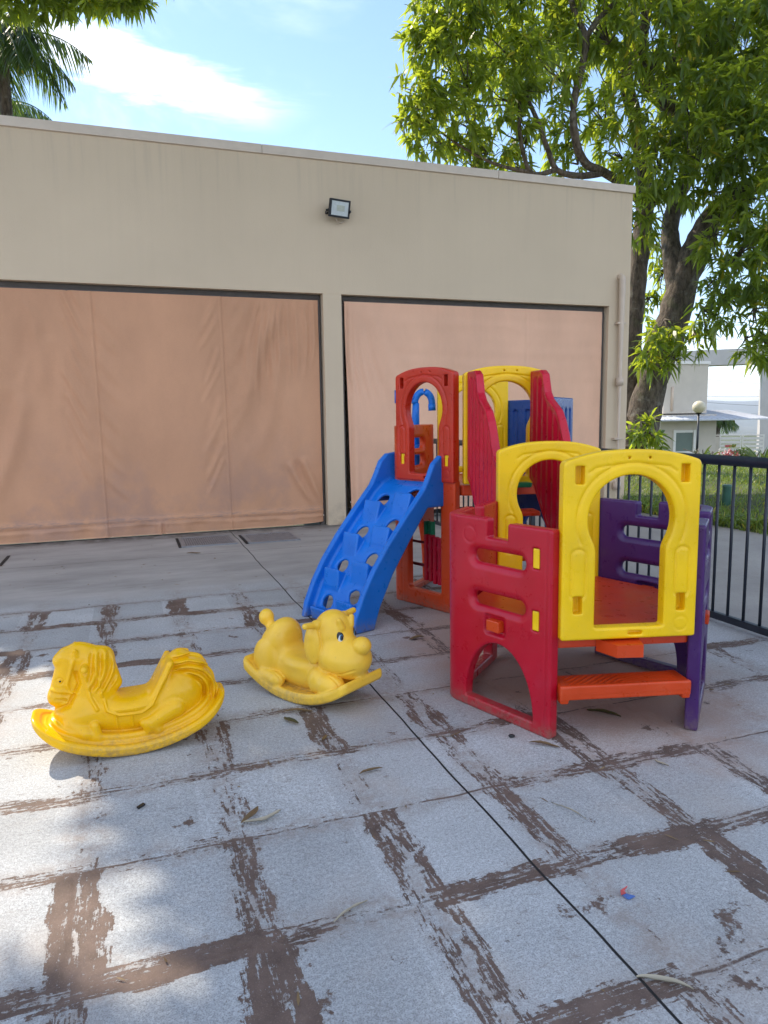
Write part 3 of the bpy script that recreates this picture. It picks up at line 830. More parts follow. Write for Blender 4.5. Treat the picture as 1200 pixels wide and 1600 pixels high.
def bent(P0, Cc, P1, rho=.10):
    """map (s, n) on a panel bent round the corner Cc; returns (map function, half length)"""
    P0, Cc, P1 = (np.array(q, float) for q in (P0, Cc, P1))
    u0 = (P0-Cc)/np.linalg.norm(P0-Cc); u1 = (P1-Cc)/np.linalg.norm(P1-Cc)
    inner = math.acos(np.clip(u0@u1, -1, 1)); th = pi-inner
    tl = rho*math.tan(th/2); al = rho*th/2
    L = np.linalg.norm(P0-Cc)-tl+al
    bis = (u0+u1)/np.linalg.norm(u0+u1); O = Cc+bis*(rho/math.cos(th/2))
    r0 = Cc+u0*tl-O                                              # radial at start of arc
    def mp(s, n):
        s = np.asarray(s, float); n = np.asarray(n, float)
        ang = np.clip(s, -al, al)/rho+th/2                        # 0..th from P0 side to P1 side
        c, q = np.cos(-ang), np.sin(-ang)                         # clockwise
        rx, ry = (r0[0]*c-r0[1]*q)/rho, (r0[0]*q+r0[1]*c)/rho
        tx, ty = ry, -rx                                          # tangent, clockwise
        ex = s-np.clip(s, -al, al)
        return O[0]+rx*(rho+n)+tx*ex, O[1]+ry*(rho+n)+ty*ex, (rx, ry), (tx, ty)
    return mp, L

def corner_panel(mat, P0, Cc, P1, kind='castle', clips=(), clip_mat=None, rho=.10):
    mp, L = bent(P0, Cc, P1, rho)
    T = .030
    def f(s, n, z):
        a = np.abs(s); ht = T+0*a; pk = a*0+z*0+1.
        if kind == 'castle':
            body = rbox2(a, z, 0, .4525, L, .4525, .012)
            body = np.minimum(body, rbox2(a, z, 0, .80, .268, .20, .014))
            body = np.minimum(body, rbox2(a, z, (L+.405)/2, .80, (L-.405)/2, .188, .014))
            arch = np.maximum(ell2(a, z, .345, .055, .225, .325), .055-z)
            d2 = np.maximum(body, -arch)
            ht = ht-.006*bumpf(arch-.035, .02)*0
            for zc in (.805, .588):
                so = rbox2(a, z, .338, zc, .170, .034, .034)
                d2 = np.maximum(d2, -so)
                ht = ht-.017*np.clip(1-so/.034, 0, 1)**1.5
            oc = rbox2(a, z, .325, .470, .062, .045, .012)
            ht = ht-.018*np.clip(1-(oc+.006)/.016, 0, 1)
            d2 = np.maximum(d2, -rbox2(a, z, .325, .470, .040, .026, .008))
            for zc in (.845, .550):
                yc = rbox2(a, z, L-.092, zc, .021, .050, .008)
                pk = np.minimum(pk, yc)
            ht = ht-.0035*bumpf(circ(a, z, .15, .91, .042), .008)
            ht = ht-.003*bumpf(np.abs(a-(L-.032)), .006)*np.clip((z-.02)/.03, 0, 1)
        elif kind == 'orange':
            front = rbox2(s, z, -(L/2), .51, L/2, .51, .012)
            back = rbox2(s, z, L/2, .715, L/2+.05, .715, .014)
            body = smin(front, back, .02)
            op = np.minimum(rbox2(s, z, -.345, .47, .185, .34, .03), ell2(s, z, -.345, .80, .185, .12))
            arch = np.maximum(ell2(s, z, .345, .055, .225, .62), .055-z)
            d2 = np.maximum(np.maximum(body, -op), -arch)
            for zc, hh in ((1.275, .045), (1.13, .045)):
                so = rbox2(s, z, .36, zc, .15, hh, .04)
                d2 = np.maximum(d2, -so); ht = ht-.017*np.clip(1-so/.03, 0, 1)**1.5
            ht = ht-.006*bumpf(op-.03, .02)*0-.005*bumpf(np.abs(np.abs(s)-.085), .012)*np.clip((.98-z)/.04, 0, 1)
            ht = ht-.004*bumpf(rbox2(s, z, -.585, .16, .03, .1, .03), .008)
        else:
            body = rbox2(a, z, 0, .815, L, .815, .014)
            arch = np.maximum(ell2(a, z, .345, .055, .225, .60), .055-z)
            d2 = np.maximum(body, -arch)
            for ac in (.15, .29, .43, .57):
                ch = seg2(a, z, (ac, 1.06), (ac, 1.52))-.030
                ht = ht-.016*np.clip(1-(ch+.012)/.016, 0, 1)
        return np.maximum(extr(d2, n, ht, .0105), -np.maximum(pk, -(n-.004)))
    def mf(P):
        x, y, _, _ = mp(P[:, 0], P[:, 1]); return np.stack([x, y, P[:, 2]], 1)
    top = dict(castle=1.01, orange=1.44, blue=1.64)[kind]
    o = sdf_obj('corner_panel', f, (-L-.01, -.04, -.01), (L+.01, .04, top), .0068, mat, play, mf)
    for (sc, zc, hs, hz, dep, n0, cm) in clips:
        x, y, nr, tg = mp(sc, n0)
        k = MB().box((0, 0, 0), (2*hs, dep, 2*hz), bev=.006).build('clip', cm, o)
        k.location = (float(x), float(y), zc); k.rotation_euler = (0, 0, atan2(float(tg[1]), float(tg[0])))
    return o, L

Lr = .673
yc = [(sg*(Lr-.092), zc, .019, .047, .024, .015, M['yellow']) for sg in (-1, 1) for zc in (.845, .550)]
oc = [(sg*.325, .470, .042, .028, .055, .018, M['orange']) for sg in (-1, 1)]
red, L_ = corner_panel(M['crimson'], (-.335, -.575), (-.70, 0), (-.335, .575), 'castle', yc+oc)
red['label'] = 'crimson corner panel with battlement top'
pur, _ = corner_panel(M['purple'], (.335, .575), (.70, 0), (.335, -.575), 'castle', yc+oc)
pur['label'] = 'purple corner panel with battlement top'
org, Lo = corner_panel(M['orange'], (-.362, 1.562), (-.758, 2.125), (-.405, 2.685), 'orange')
org['label'] = 'orange corner panel with tall lower doorway'
blu, _ = corner_panel(M['navy'], (.335, 2.715), (.70, 2.14), (.335, 1.565), 'blue')
blu['label'] = 'tall blue corner panel with grooves'

pA = arch_panel(M['yellow'], (0, -.575), (0, -1), .478)
pA['label'] = 'front yellow keyhole arch panel'
pB = arch_panel(M['yellow'], (0, .565), (0, 1), .478); pB['label'] = 'yellow arch panel at the foot of the stairs'
pC = arch_panel(M['yellow'], (0, 1.575), (0, -1), .995); pC['label'] = 'yellow arch panel at the head of the stairs'
pD = arch_panel(M['yellow'], (0, 2.70), (0, 1), .995); pD['label'] = 'yellow arch panel at the back of the tall tower'
pO = arch_panel(M['orange_shaded'], (-.556, 1.812), (-.818, -.575), 1.005)
pO['label'] = 'orange keyhole arch panel with shade painted in, above the climbing ramp'
for sx in (-1, 1):
    k = MB().box((0, 0, 0), (.04, .03, .085), bev=.006).build('clip', M['yellow'], pO)
    for zc in (1.17,):
        n = np.array([-.818, -.575]); e = np.array([n[1], -n[0]])
        p = np.array([-.556, 1.812])+e*(sx*.243)+n*.010
        k.location = (p[0], p[1], zc); k.rotation_euler = (0, 0, atan2(e[1], e[0]))

# platforms
def hexpoly(R, cy, inset=0): return [(R*cos(pi/3*k), cy+R*sin(pi/3*k)) for k in range(6)]
def platform(cy, z0, z1, R, mat):
    bm = bmesh.new()
    vs_ = [bm.verts.new((x, y, z0)) for x, y in hexpoly(R, cy)]
    fc = bm.faces.new(vs_); r_ = bmesh.ops.extrude_face_region(bm, geom=[fc])
    bmesh.ops.translate(bm, vec=(0, 0, z1-z0), verts=[q for q in r_['geom'] if isinstance(q, bmesh.types.BMVert)])
    bmesh.ops.recalc_face_normals(bm, faces=bm.faces)
    bmesh.ops.bevel(bm, geom=bm.edges[:], offset=.010, segments=2, affect='EDGES', profile=.6)
    return MB().bm(bm).build('platform', mat, play)
plt = platform(0, .425, .505, .632, M['redorange'])
bmt = bmesh.new()
tabf = lambda: MB().prism([(-.10, -.55), (.10, -.55), (.075, -.668), (-.045, -.660)], .408, .466, lambda a, b, t: (a-.03, b, t)).build('lock_tab', M['orange'], plt, fixn=True)
tabf()
platform(2.14, .905, .985, .640, M['redorange'])

# tread step between the crimson and purple panels
def f_step(x, y, z):
    top = .258-.010*(x/.3)**2*0
    ch = np.abs(((np.abs(x)*1.0+(y+.53)*1.15)/.036) % 1-.5)
    rid = .0035*np.clip((ch-.22)/.12, 0, 1)*np.clip((.062-np.abs(y+.525))/.006, 0, 1)*np.clip((.27-np.abs(x))/.01, 0, 1)
    cell = (np.floor(x/.105) % 2)
    slab = rbox3(x, y, z, (0, -.525, .237), (.312, .078, .022), .010)-rid*np.clip((z-.25)/.006, 0, 1)
    feet = rbox3(np.abs(x), y, z, (.292, -.525, .215), (.020, .078, .040), .008)
    skirt = rbox3(x, y, z, (0, -.595, .228), (.312, .010, .034), .006)
    return smin(smin(slab, feet, .012), skirt, .008)
sdf_obj('step', f_step, (-.33, -.62, .16), (.33, -.43, .28), .0042, M['orange'], play)

# ------------------------------------------------------------------ stairs
def sdpoly(x, y, pts):
    n = len(pts); d = None; s = None
    for i in range(n):
        (ax_, ay_), (bx_, by_) = pts[i], pts[(i+1) % n]
        q = seg2(x, y, (ax_, ay_), (bx_, by_))
        d = q if d is None else np.minimum(d, q)
        c1 = (y >= ay_) != (y >= by_)
        xi = ax_+(y-ay_)*(bx_-ax_)/((by_-ay_) if abs(by_-ay_) > 1e-9 else 1e-9)
        cr = c1 & (x < xi)
        s = cr if s is None else s ^ cr
    return np.where(s, -d, d)
STR = [(1.52, 1.815), (1.30, 1.81), (1.235, 1.78), (1.205, 1.71), (1.18, 1.655), (1.12, 1.605), (1.04, 1.57), (.95, 1.53), (.875, 1.46), (.82, 1.38), (.775, 1.30), (.73, 1.245), (.66, 1.21), (.612, 1.20),
       (.612, .40), (.72, .43), (.95, .60), (1.15, .76), (1.32, .90), (1.43, 1.0), (1.52, 1.03)]
def stringer(x0):
    def f(x, y, z):
        d2 = sdpoly(y, z, STR)
        rib = .0085*np.clip((np.cos(2*pi*(y-.64)/.115)-.1)*1.4, -1, 1)*np.clip((-d2-.038)/.02, 0, 1)
        return extr(d2, x-x0, .027-.004+rib*.9+.004*np.clip((.022+d2)/.01, 0, 1), .010)
    o = sdf_obj('stair_side', f, (x0-.05, .59, .38), (x0+.05, 1.54, 1.83), .0068, M['pink'], play)
    return o
stringer(-.272); stringer(.195)
def f_tread(cy, cz, hd=.085):
    return lambda x, y, z: rbox3(x, y, z, (-.038, cy, cz), (.212, hd, .018), .012)
for cy, cz, mt_ in ((1.33, .805, 'redorange'), (1.10, .69, 'orange'), (.86, .58, 'redorange')):
    sdf_obj('stair_tread', f_tread(cy, cz), (-.28, cy-.11, cz-.03), (.28, cy+.11, cz+.03), .007, M[mt_], play)
tg_ = sdf_obj('stair_tread', f_tread(1.575, .978+.01, .12), (-.28, 1.4, .94), (.28, 1.75, 1.03), .007, M['green'], play)
tg_['label'] = 'green top stair tread'

# ------------------------------------------------------------------ blue climbing ramp
ramp_root = Matrix.Translation((-1.315, 1.455, 0)) @ Matrix.Rotation(atan2(.565, .825), 4, 'Z')
RT = [(-.06, .0), (-.03, .12), (.04, .27), (.14, .43), (.28, .605), (.45, .79), (.62, .965), (.675, 1.06), (.72, 1.15), (.79, 1.205), (.885, 1.215)]
RP = RT+[(.885, .82), (.66, .825), (.49, .615), (.31, .375), (.185, .15), (.13, .0)]
RS = [(-.10, -.12), (-.03, .12), (.04, .27), (.14, .43), (.28, .605), (.45, .79), (.60, .95), (.70, 1.03), (.80, 1.07), (.95, 1.08)]
def arc_field(x, y, pts):
    """distance to a polyline (positive on its right-hand, lower side) and arc length along it"""
    d = None; q = None; acc = 0; sg = None
    for a, b in zip(pts[:-1], pts[1:]):
        dx, dy = b[0]-a[0], b[1]-a[1]; L = math.hypot(dx, dy)
        t = np.clip(((x-a[0])*dx+(y-a[1])*dy)/(L*L), 0, 1)
        di = L2(x-a[0]-t*dx, y-a[1]-t*dy)
        sd_ = np.where(dx*(y-a[1])-dy*(x-a[0]) > 0, -1., 1.)
        if d is None: d, q, sg = di, acc+t*L, sd_+0*di
        else:
            mk = di < d-1e-9; q = np.where(mk, acc+t*L, q); sg = np.where(mk, sd_, sg); d = np.where(mk, di, d)
        acc += L
    return d*sg, q
def f_ramp(u, w, z):
    dR = sdpoly(u, z, RP)
    dS, q = arc_field(u, z, RS)
    aw = np.abs(w)
    rails = extr(dR, aw-.306, .026, .012)
    flare = extr(np.maximum(dR, z-.30+u*0), aw-.300, .03, .012)
    sheet = np.maximum(np.maximum(np.maximum(np.abs(dS-.085)-.014, u-.885), -z+.004), aw-.30)
    d = smin(rails, sheet, .03)
    hole = None
    for k in range(4):
        for sg, off in ((1, .0), (-1, .10)):
            qk = .20+.315*k+off
            bx = rbox3(q, w, dS+.50*(q-qk+.02), (qk-.050, sg*.140, .060), (.078, .094, .045), .012)
            d = smin(d, bx, .012)
            h_ = ell2(q, w, qk+.090, sg*.140, .056, .060)
            hole = h_ if hole is None else np.minimum(hole, h_)
    hole = np.maximum(hole, -(dS-.0))
    d = smax(d, -hole, .02)
    return np.maximum(d, -z+.002)
def mramp(P):
    R_ = np.array(ramp_root.to_3x3()); t_ = np.array(ramp_root.translation)
    return P@R_.T+t_
rp = sdf_obj('climbing_ramp', f_ramp, (-.09, -.345, -.0), (.90, .345, 1.23), .0085, M['blue'], play, mramp)

# ------------------------------------------------------------------ spinner blocks in the orange doorway
n_ = np.array([-.825, -.565]); e_ = np.array([n_[1], -n_[0]])     # e_ runs towards the left-back corner
cO = np.array([-.758, 2.125]); eo = (np.array([-.362, 1.562])-cO); eo /= np.linalg.norm(eo)
def onO(a, dn=-.05): return cO+eo*a+n_*dn
def bar3(a0, a1, z, r, name, mat, parent):
    p, q = onO(a0), onO(a1); return MB().tube([(p[0], p[1], z), (q[0], q[1], z)], [r, r], 10).build(name, mat, parent, smooth=True)
sb = bar3(.14, .56, .315, .013, 'spinner_bar', M['darkred'], play)
rzO = atan2(eo[1], eo[0])
def spin_block(a, zlo, zhi, mat, dn):
    p = onO(a, dn); mb = MB()
    for dx in (-.026, .026):
        mb.box((dx, 0, (zlo+zhi)/2), (.034, .05, zhi-zlo), bev=.007)
    for zc in (zlo+.09, zhi-.09): mb.box((0, 0, zc), (.10, .036, .035), bev=.006)
    o = mb.build('spinner_block', mat, sb); o.location = (p[0], p[1], 0); o.rotation_euler = (0, 0, rzO); return o
spin_block(.435, .185, .56, M['pink'], -.05); spin_block(.335, .20, .57, M['crimson'], -.05); spin_block(.25, .28, .66, M['green'], -.13)
bar3(.14, .56, .50, .011, 'spinner_bar', M['darkred'], play)

# ------------------------------------------------------------------ blue grab hoop behind the orange panel
hp = MB()
hy = 2.80
hp.tube([(-.50, hy, .95), (-.50, hy, 1.52), (-.497, hy, 1.62)], [.036, .034, .030], 14)
th_ = np.linspace(pi, -.15, 16)
hp.tube(np.stack([-.428+.078*np.cos(th_), hy+0*th_, 1.615+.105*np.sin(th_)], 1), .031, 14)
hp.tube([(-.352, hy, 1.61), (-.350, hy, 1.55)], [.034, .034], 14)
hp.tube([(-.50, hy, 1.665), (-.66, hy, 1.675)], [.028, .028], 12)
hp.tube([(-.66, hy, 1.62), (-.66, hy, 1.735)], [.030, .030], 14)
hp.box((-.50, hy-.06, 1.20), (.12, .14, .10), bev=.02)
hp.build('grab_hoop', M['blue'], play, smooth=True)

# ================================================================== ROCKING TOYS
RB = .64
def arcz(x): return RB-np.sqrt(np.maximum(RB*RB-x*x, .01))
def f_horse(x, y, z):
    Y = np.abs(y); za = z-arcz(x)
    base = extr(rbox2(x, y, 0, 0, .425, .172, .145), za-.026, .026, .018)
    base = smax(base, -extr(np.abs(rbox2(x, y, 0, 0, .38, .138, .115))-.008, za-.052, .006, .004), .006)
    tier = extr(rbox2(x, y, -.005, 0, .355, .118, .10), za-.055, .033, .016)
    d = smin(base, tier, .014)
    torso = ell(x, y, z, (-.02, 0, .165), (.30, .112, .105))
    chest = ell(x, y, z, (.225, 0, .175), (.112, .108, .100))
    rump = ell(x, y, z, (-.20, 0, .215), (.125, .112, .125))
    b = smin(smin(torso, chest, .04), rump, .04)
    b = smax(b, -(circ(x, z, .010, .385, .150)+0*y), .02)
    seat = ell(x, y, z, (.005, 0, .205), (.165, .128, .040)); b = smin(b, seat, .02)
    cant = extr(seg2(x, z, (-.085, .215), (-.175, .375))-.016, y, .098, .014)
    b = smin(b, cant, .022)
    pommel = extr(seg2(x, z, (.105, .215), (.135, .29))-.014, y, .085, .012)
    b = smin(b, pommel, .03)
    neck = smin(cap(x, y, z, (.175, 0, .20), (.165, 0, .36), .112, .088, .82), cap(x, y, z, (.165, 0, .36), (.205, 0, .43), .088, .072, .82), .02)
    b = smin(b, neck, .03)
    mane = smin(cap(x, y, z, (.215, 0, .468), (.115, 0, .425), .040, .048, 1.05), cap(x, y, z, (.115, 0, .425), (.072, 0, .30), .048, .036, 1.05), .02)
    # wavy locks in the mane
    lock = .0105*np.cos(2*pi*((x-.16)*np.cos(.5)+(z-.38)*.35)/.034+2.2*np.sin((z-.3)*26))
    ring = np.clip((.105-L2(x-.12, z-.38))/.03, 0, 1)*np.clip((Y-.025)/.02, 0, 1)*np.clip((.20-x)/.03, 0, 1)
    b = smin(b, mane, .018)
    b = b-lock*ring*.9
    head = cap(x, y, z, (.240, 0, .425), (.300, 0, .290), .068, .047, .86)
    b = smin(b, head, .022)
    b = smin(b, ell(x, y, z, (.310, 0, .266), (.046, .050, .040)), .02)
    b = smin(b, ell(x, y, z, (.265, Y*0, .455), (.040, .05, .035)), .015)
    b = smin(b, ell(x, Y, z, (.298, 0, .435), (.026, .040, .030)), .012)
    ear = cap(x, Y, z, (.225, .048, .468), (.228, .058, .488), .015, .009); b = smin(b, ear, .010)
    jaw = pline2(x, z, [(.228, .385), (.218, .335), (.240, .285), (.266, .240), (.31, .222), (.36, .222)])
    b = b+.016*bumpf(jaw, .014)*np.clip((Y-.02)/.02, 0, 1)
    b = b+.007*bumpf(pline2(x, z, [(.318, .272), (.275, .262)]), .006)
    b = b+.006*bumpf(circ(x, z, .296, .352, .014), .006)*np.clip((Y-.02)/.02, 0, 1)
    # tail
    tl = None
    pts = [(-.165, .350, .030), (-.225, .368, .046), (-.290, .335, .050), (-.335, .265, .044), (-.365, .195, .034), (-.392, .165, .022)]
    for p, q in zip(pts[:-1], pts[1:]):
        c = cap(x, y, z, (p[0], 0, p[1]), (q[0], 0, q[1]), p[2], q[2], 1.25); tl = c if tl is None else smin(tl, c, .015)
    rr = L2(x+.245, z-.215)
    tl = tl-.0095*np.cos(2*pi*(rr-.10)/.030)*np.clip((-x-.17)/.04, 0, 1)*np.clip((Y-.01)/.02, 0, 1)
    b = smin(b, tl, .012)
    # folded legs and hooves in relief
    fl_ = smin(cap(x, Y, z, (.265, .070, .155), (.205, .098, .115), .038, .030), cap(x, Y, z, (.205, .098, .115), (.155, .100, .085), .030, .026), .015)
    b = smin(b, fl_, .010)
    b = smin(b, cap(x, Y, z, (.165, .100, .145), (.158, .103, .095), .022, .024), .006)
    hl = smin(cap(x, Y, z, (-.185, .085, .17), (-.075, .105, .120), .052, .034), cap(x, Y, z, (-.075, .105, .120), (-.105, .108, .085), .030, .024), .012)
    b = smin(b, hl, .010)
    b = smin(b, cap(x, Y, z, (-.045, .108, .125), (-.068, .108, .092), .022, .022), .006)
    # harness straps standing proud of the body
    side = np.clip((Y-.018)/.012, 0, 1)
    st = np.minimum(pline2(x, z, [(.235, .445), (.268, .335), (.262, .30)]), pline2(x, z, [(.340, .315), (.232, .290)]))
    st = np.minimum(st, pline2(x, z, [(.205, .40), (.185, .345), (.175, .27), (.150, .215)]))
    st = np.minimum(st, pline2(x, z, [(.145, .40), (.135, .33), (.125, .27)])+.002)
    b = b-.0110*bumpf(st, .012)*side
    sad = np.minimum(pline2(x, z, [(.118, .255), (.108, .205), (.06, .180), (-.04, .178), (-.085, .205), (-.150, .320), (-.175, .375)]),
                     np.minimum(pline2(x, z, [(.075, .180), (.070, .115)]), pline2(x, z, [(.005, .178), (.004, .115)])))
    b = b-.0085*bumpf(sad, .010)*np.clip((Y-.06)/.02, 0, 1)
    d = smin(d, b, .010)
    peg = cap(x, Y, z, (.190, .045, .405), (.190, .135, .418), .018, .015); d = smin(d, peg, .006)
    return np.maximum(d, -(za-.0005))
def f_dog(x, y, z):
    Y = np.abs(y); za = z-arcz(x)
    d2b = rbox2(x, y, 0, 0, .380, .172, .040)
    base = extr(d2b, za-.024, .024, .014)
    lip = extr(np.abs(d2b+.018)-.012, za-.050, .010, .008)
    d = smin(base, lip, .012)
    torso = ell(x, y, z, (-.01, 0, .145), (.300, .124, .118))
    rump = smin(ell(x, y, z, (-.225, 0, .215), (.115, .124, .145)), ell(x, y, z, (-.190, 0, .290), (.078, .108, .105)), .03)
    b = smin(torso, rump, .04)
    b = smax(b, -(rbox2(x, z, .01, .36, .125, .140, .06)+0*y), .02)
    b = smin(b, ell(x, y, z, (-.01, 0, .185), (.15, .128, .035)), .03)
    b = smin(b, ell(x, Y, z, (-.245, .098, .165), (.095, .042, .125)), .012)
    foot = smin(cap(x, Y, z, (-.235, .122, .10), (-.135, .135, .092), .042, .036), cap(x, Y, z, (-.135, .135, .092), (-.115, .135, .088), .036, .034), .01)
    foot = foot+.004*bumpf(np.minimum(np.abs(Y-.126), np.abs(Y-.148)), .004)*np.clip((x+.15)/.02, 0, 1)
    b = smin(b, foot, .010)
    b = smin(b, cap(x, y, z, (-.285, 0, .300), (-.330, 0, .365), .028, .030), .02)
    b = smin(b, ell(x, y, z, (-.338, 0, .375), (.042, .044, .048)), .01)
    neck = cap(x, y, z, (.155, 0, .18), (.165, 0, .34), .105, .100, .95); b = smin(b, neck, .03)
    head = ell(x, y, z, (.175, 0, .365), (.112, .108, .132)); b = smin(b, head, .02)
    cheek = ell(x, Y, z, (.225, .055, .265), (.090, .080, .085)); b = smin(b, cheek, .03)
    muz = ell(x, y, z, (.285, 0, .250), (.112, .122, .098)); b = smin(b, muz, .022)
    b = smin(b, ell(x, y, z, (.285, 0, .300), (.085, .065, .060)), .03)
    b = smin(b, ell(x, y, z, (.365, 0, .335), (.050, .052, .048)), .007)
    chin = ell(x, y, z, (.300, 0, .190), (.075, .075, .045)); b = smin(b, chin, .01)
    mouth = pline2(x, z, [(.20, .205), (.24, .190), (.30, .198), (.37, .225)])
    b = b+.005*bumpf(mouth, .008)*np.clip((Y-.05)/.02, 0, 1)
    b = smin(b, cap(x, Y, z, (.262, .038, .425), (.258, .050, .462), .018, .014), .015)
    ear = smin(ell(x, Y, z, (.132, .120, .325), (.055, .024, .102)), cap(x, Y, z, (.135, .085, .42), (.130, .112, .38), .030, .028), .02)
    b = smin(b, ear, .007)
    paw = ell(x, Y, z, (.225, .098, .125), (.095, .062, .062))
    paw = paw+.006*bumpf(np.minimum(np.abs(Y-.082), np.abs(Y-.120)), .006)*np.clip((x-.235)/.02, 0, 1)
    b = smin(b, paw, .008)
    b = smin(b, ell(x, Y, z, (.150, .105, .135), (.060, .050, .070)), .015)
    d = smin(d, b, .010)
    peg = smin(cap(x, Y, z, (.150, .070, .432), (.150, .108, .436), .028, .026), cap(x, Y, z, (.150, .09, .435), (.152, .190, .447), .018, .0165), .008)
    d = smin(d, peg, .006)
    return np.maximum(d, -(za-.0005))
hr = empty('rocking_horse', (-.065, 3.43, 0), pi+.04, 'glossy yellow plastic rocking horse with moulded mane, beside the sun patch', 'rocking toy')
hb_ = sdf_obj('body', f_horse, (-.45, -.18, -.005), (.45, .18, .54), .0046, M['horse'], hr)
for sy in (-1, 1):
    MB().sphere((.296, sy*.047, .352), (.0045, .004, .0045), 10, 6).build('eye', M['black_paint'], hr, smooth=True)
dg = empty('rocking_dog', (.86, 3.70, 0), radians(-57), 'pale yellow plastic rocking dog with drooping ears and big round nose, near the blue ramp', 'rocking toy')
db_ = sdf_obj('body', f_dog, (-.40, -.21, -.005), (.43, .21, .52), .005, M['dog'], dg)
for sy in (-1, 1):
    e = MB().sphere((0, 0, 0), (.010, .019, .027), 20, 12).build('eye', M['white_paint'], dg, smooth=True)
    e.location = (.267, sy*.052, .380); e.rotation_euler = (0, radians(-14), sy*radians(24))
    i_ = MB().sphere((.0055, sy*-.002, -.004), (.007, .012, .018), 16, 10).build('iris', M['iris'], e, smooth=True)
    MB().sphere((.009, sy*-.003, -.006), (.006, .008, .013), 16, 10).build('pupil', M['black_paint'], e, smooth=True)
    MB().sphere((.0005, 0, .004), (.009, .0205, .0285), 20, 12).build('eye_outline', M['black_paint'], e, smooth=True)

# ================================================================== PLANTS
def leaf_arrays(base, dirs, length, width, rng, droop=.25, nseg=3):
    """lanceolate folded strips: base (N,3), dirs (N,3), length (N,), width (N,) -> verts, quads"""
    N = len(base)
    dirs = dirs/(np.linalg.norm(dirs, axis=1)[:, None]+1e-9)
    rnd = rng.normal(size=(N, 3)); side = np.cross(dirs, rnd*.45+np.array([0, 0, 1.])); side /= np.linalg.norm(side, axis=1)[:, None]+1e-9
    prof = {3: [.18, 1., .72, .04], 2: [.3, 1., .05]}[nseg]
    V = []
    for k, p in enumerate(prof):
        t = k/nseg
        c = base+dirs*(length*t)[:, None]+np.array([0, 0, -1.])*(droop*length*t*t)[:, None]
        w = (width*.5*p)[:, None]*side
        V += [c-w, c+w]
    V = np.stack(V, 1); m = V.shape[1]
    q = np.array([[2*k, 2*k+1, 2*k+3, 2*k+2] for k in range(nseg)])
    Q = (np.arange(N)[:, None, None]*m+q[None]).reshape(-1, 4)
    return V.reshape(-1, 3), Q

def in_ball(n, rng, shell=.35):
    d = rng.normal(size=(n, 3)); d /= np.linalg.norm(d, axis=1)[:, None]
    return d*(shell+(1-shell)*rng.random(n)**.6)[:, None], d

def crown(blobs, per_m2, leaves, length, width, rng, droop=.35, shell=.45):
    """blobs: (centre, (rx,ry,rz)); rosettes of long leaves round the twig ends"""
    B, D, L, Wd = [], [], [], []
    for c, r in blobs:
        r = np.broadcast_to(np.asarray(r, float), (3,))
        n = max(4, int(per_m2*(r[0]*r[1]+r[1]*r[2]+r[0]*r[2])/3*4))
        p, d = in_ball(n, rng, shell)
        tips = np.asarray(c)+p*r
        k = leaves
        dd = np.repeat(d, k, 0)*.55+rng.normal(size=(n*k, 3))*.75+np.array([0, 0, -.18])
        B.append(np.repeat(tips, k, 0)+rng.normal(size=(n*k, 3))*.035); D.append(dd)
        L.append(length*rng.uniform(.6, 1.15, n*k)); Wd.append(width*rng.uniform(.75, 1.15, n*k))
    return leaf_arrays(np.concatenate(B), np.concatenate(D), np.concatenate(L), np.concatenate(Wd), rng, droop)

def limb(mb, pts, radii, n=12, k=5, wob=.03, rng=rng):
    pts = np.asarray(pts, float); radii = np.asarray(radii, float)
    t = np.linspace(0, len(pts)-1, (len(pts)-1)*k+1)
    i = np.minimum(t.astype(int), len(pts)-2); f = (t-i)[:, None]
    p0 = pts[np.maximum(i-1, 0)]; p1 = pts[i]; p2 = pts[i+1]; p3 = pts[np.minimum(i+2, len(pts)-1)]
    P = .5*((2*p1)+(-p0+p2)*f+(2*p0-5*p1+4*p2-p3)*f*f+(-p0+3*p1-3*p2+p3)*f**3)
    R = radii[i]*(1-f[:, 0])+radii[i+1]*f[:, 0]
    P = P+rng.normal(size=P.shape)*wob*R[:, None]*3*.4; R = R*(1+rng.normal(size=len(R))*.05)
    mb.tube(P, R, n)
    return P

# ------------------------------------------------------------------ big mango tree to the right of the building
mg = empty('mango_tree', (9.7, 12.2, .28), 0, 'big leafy tree with forked dark trunk beside the right end of the building', 'tree')
MO = -Vector(mg.location)
def place(o, parent_root): o.location = -Vector(parent_root.location); return o
tr = MB()
DT = 14.9
A_ = lambda x, y, d=DT: tuple(ray_pt(x, y, d))
# trunk left
limb(tr, [A_(990, 775), A_(988, 735), A_(985, 640), A_(987, 540), A_(995, 440), A_(1003, 370), A_(1008, 300), A_(1000, 215), A_(980, 130), A_(985, 40), A_(1000, -80)], [.42, .30, .245, .21, .20, .19, .18, .16, .13, .11, .08], 16)
# leaning right trunk
limb(tr, [A_(1000, 775, 14.7), A_(1002, 735, 14.7), A_(1004, 665, 14.6), A_(1022, 585, 14.5), A_(1048, 510, 14.3), A_(1066, 445, 14.2), A_(1090, 385, 14.1), A_(1118, 335, 14), A_(1160, 300, 13.8), A_(1215, 270, 13.5), A_(1300, 220, 13)], [.46, .40, .33, .31, .33, .29, .27, .24, .20, .17, .12], 16)
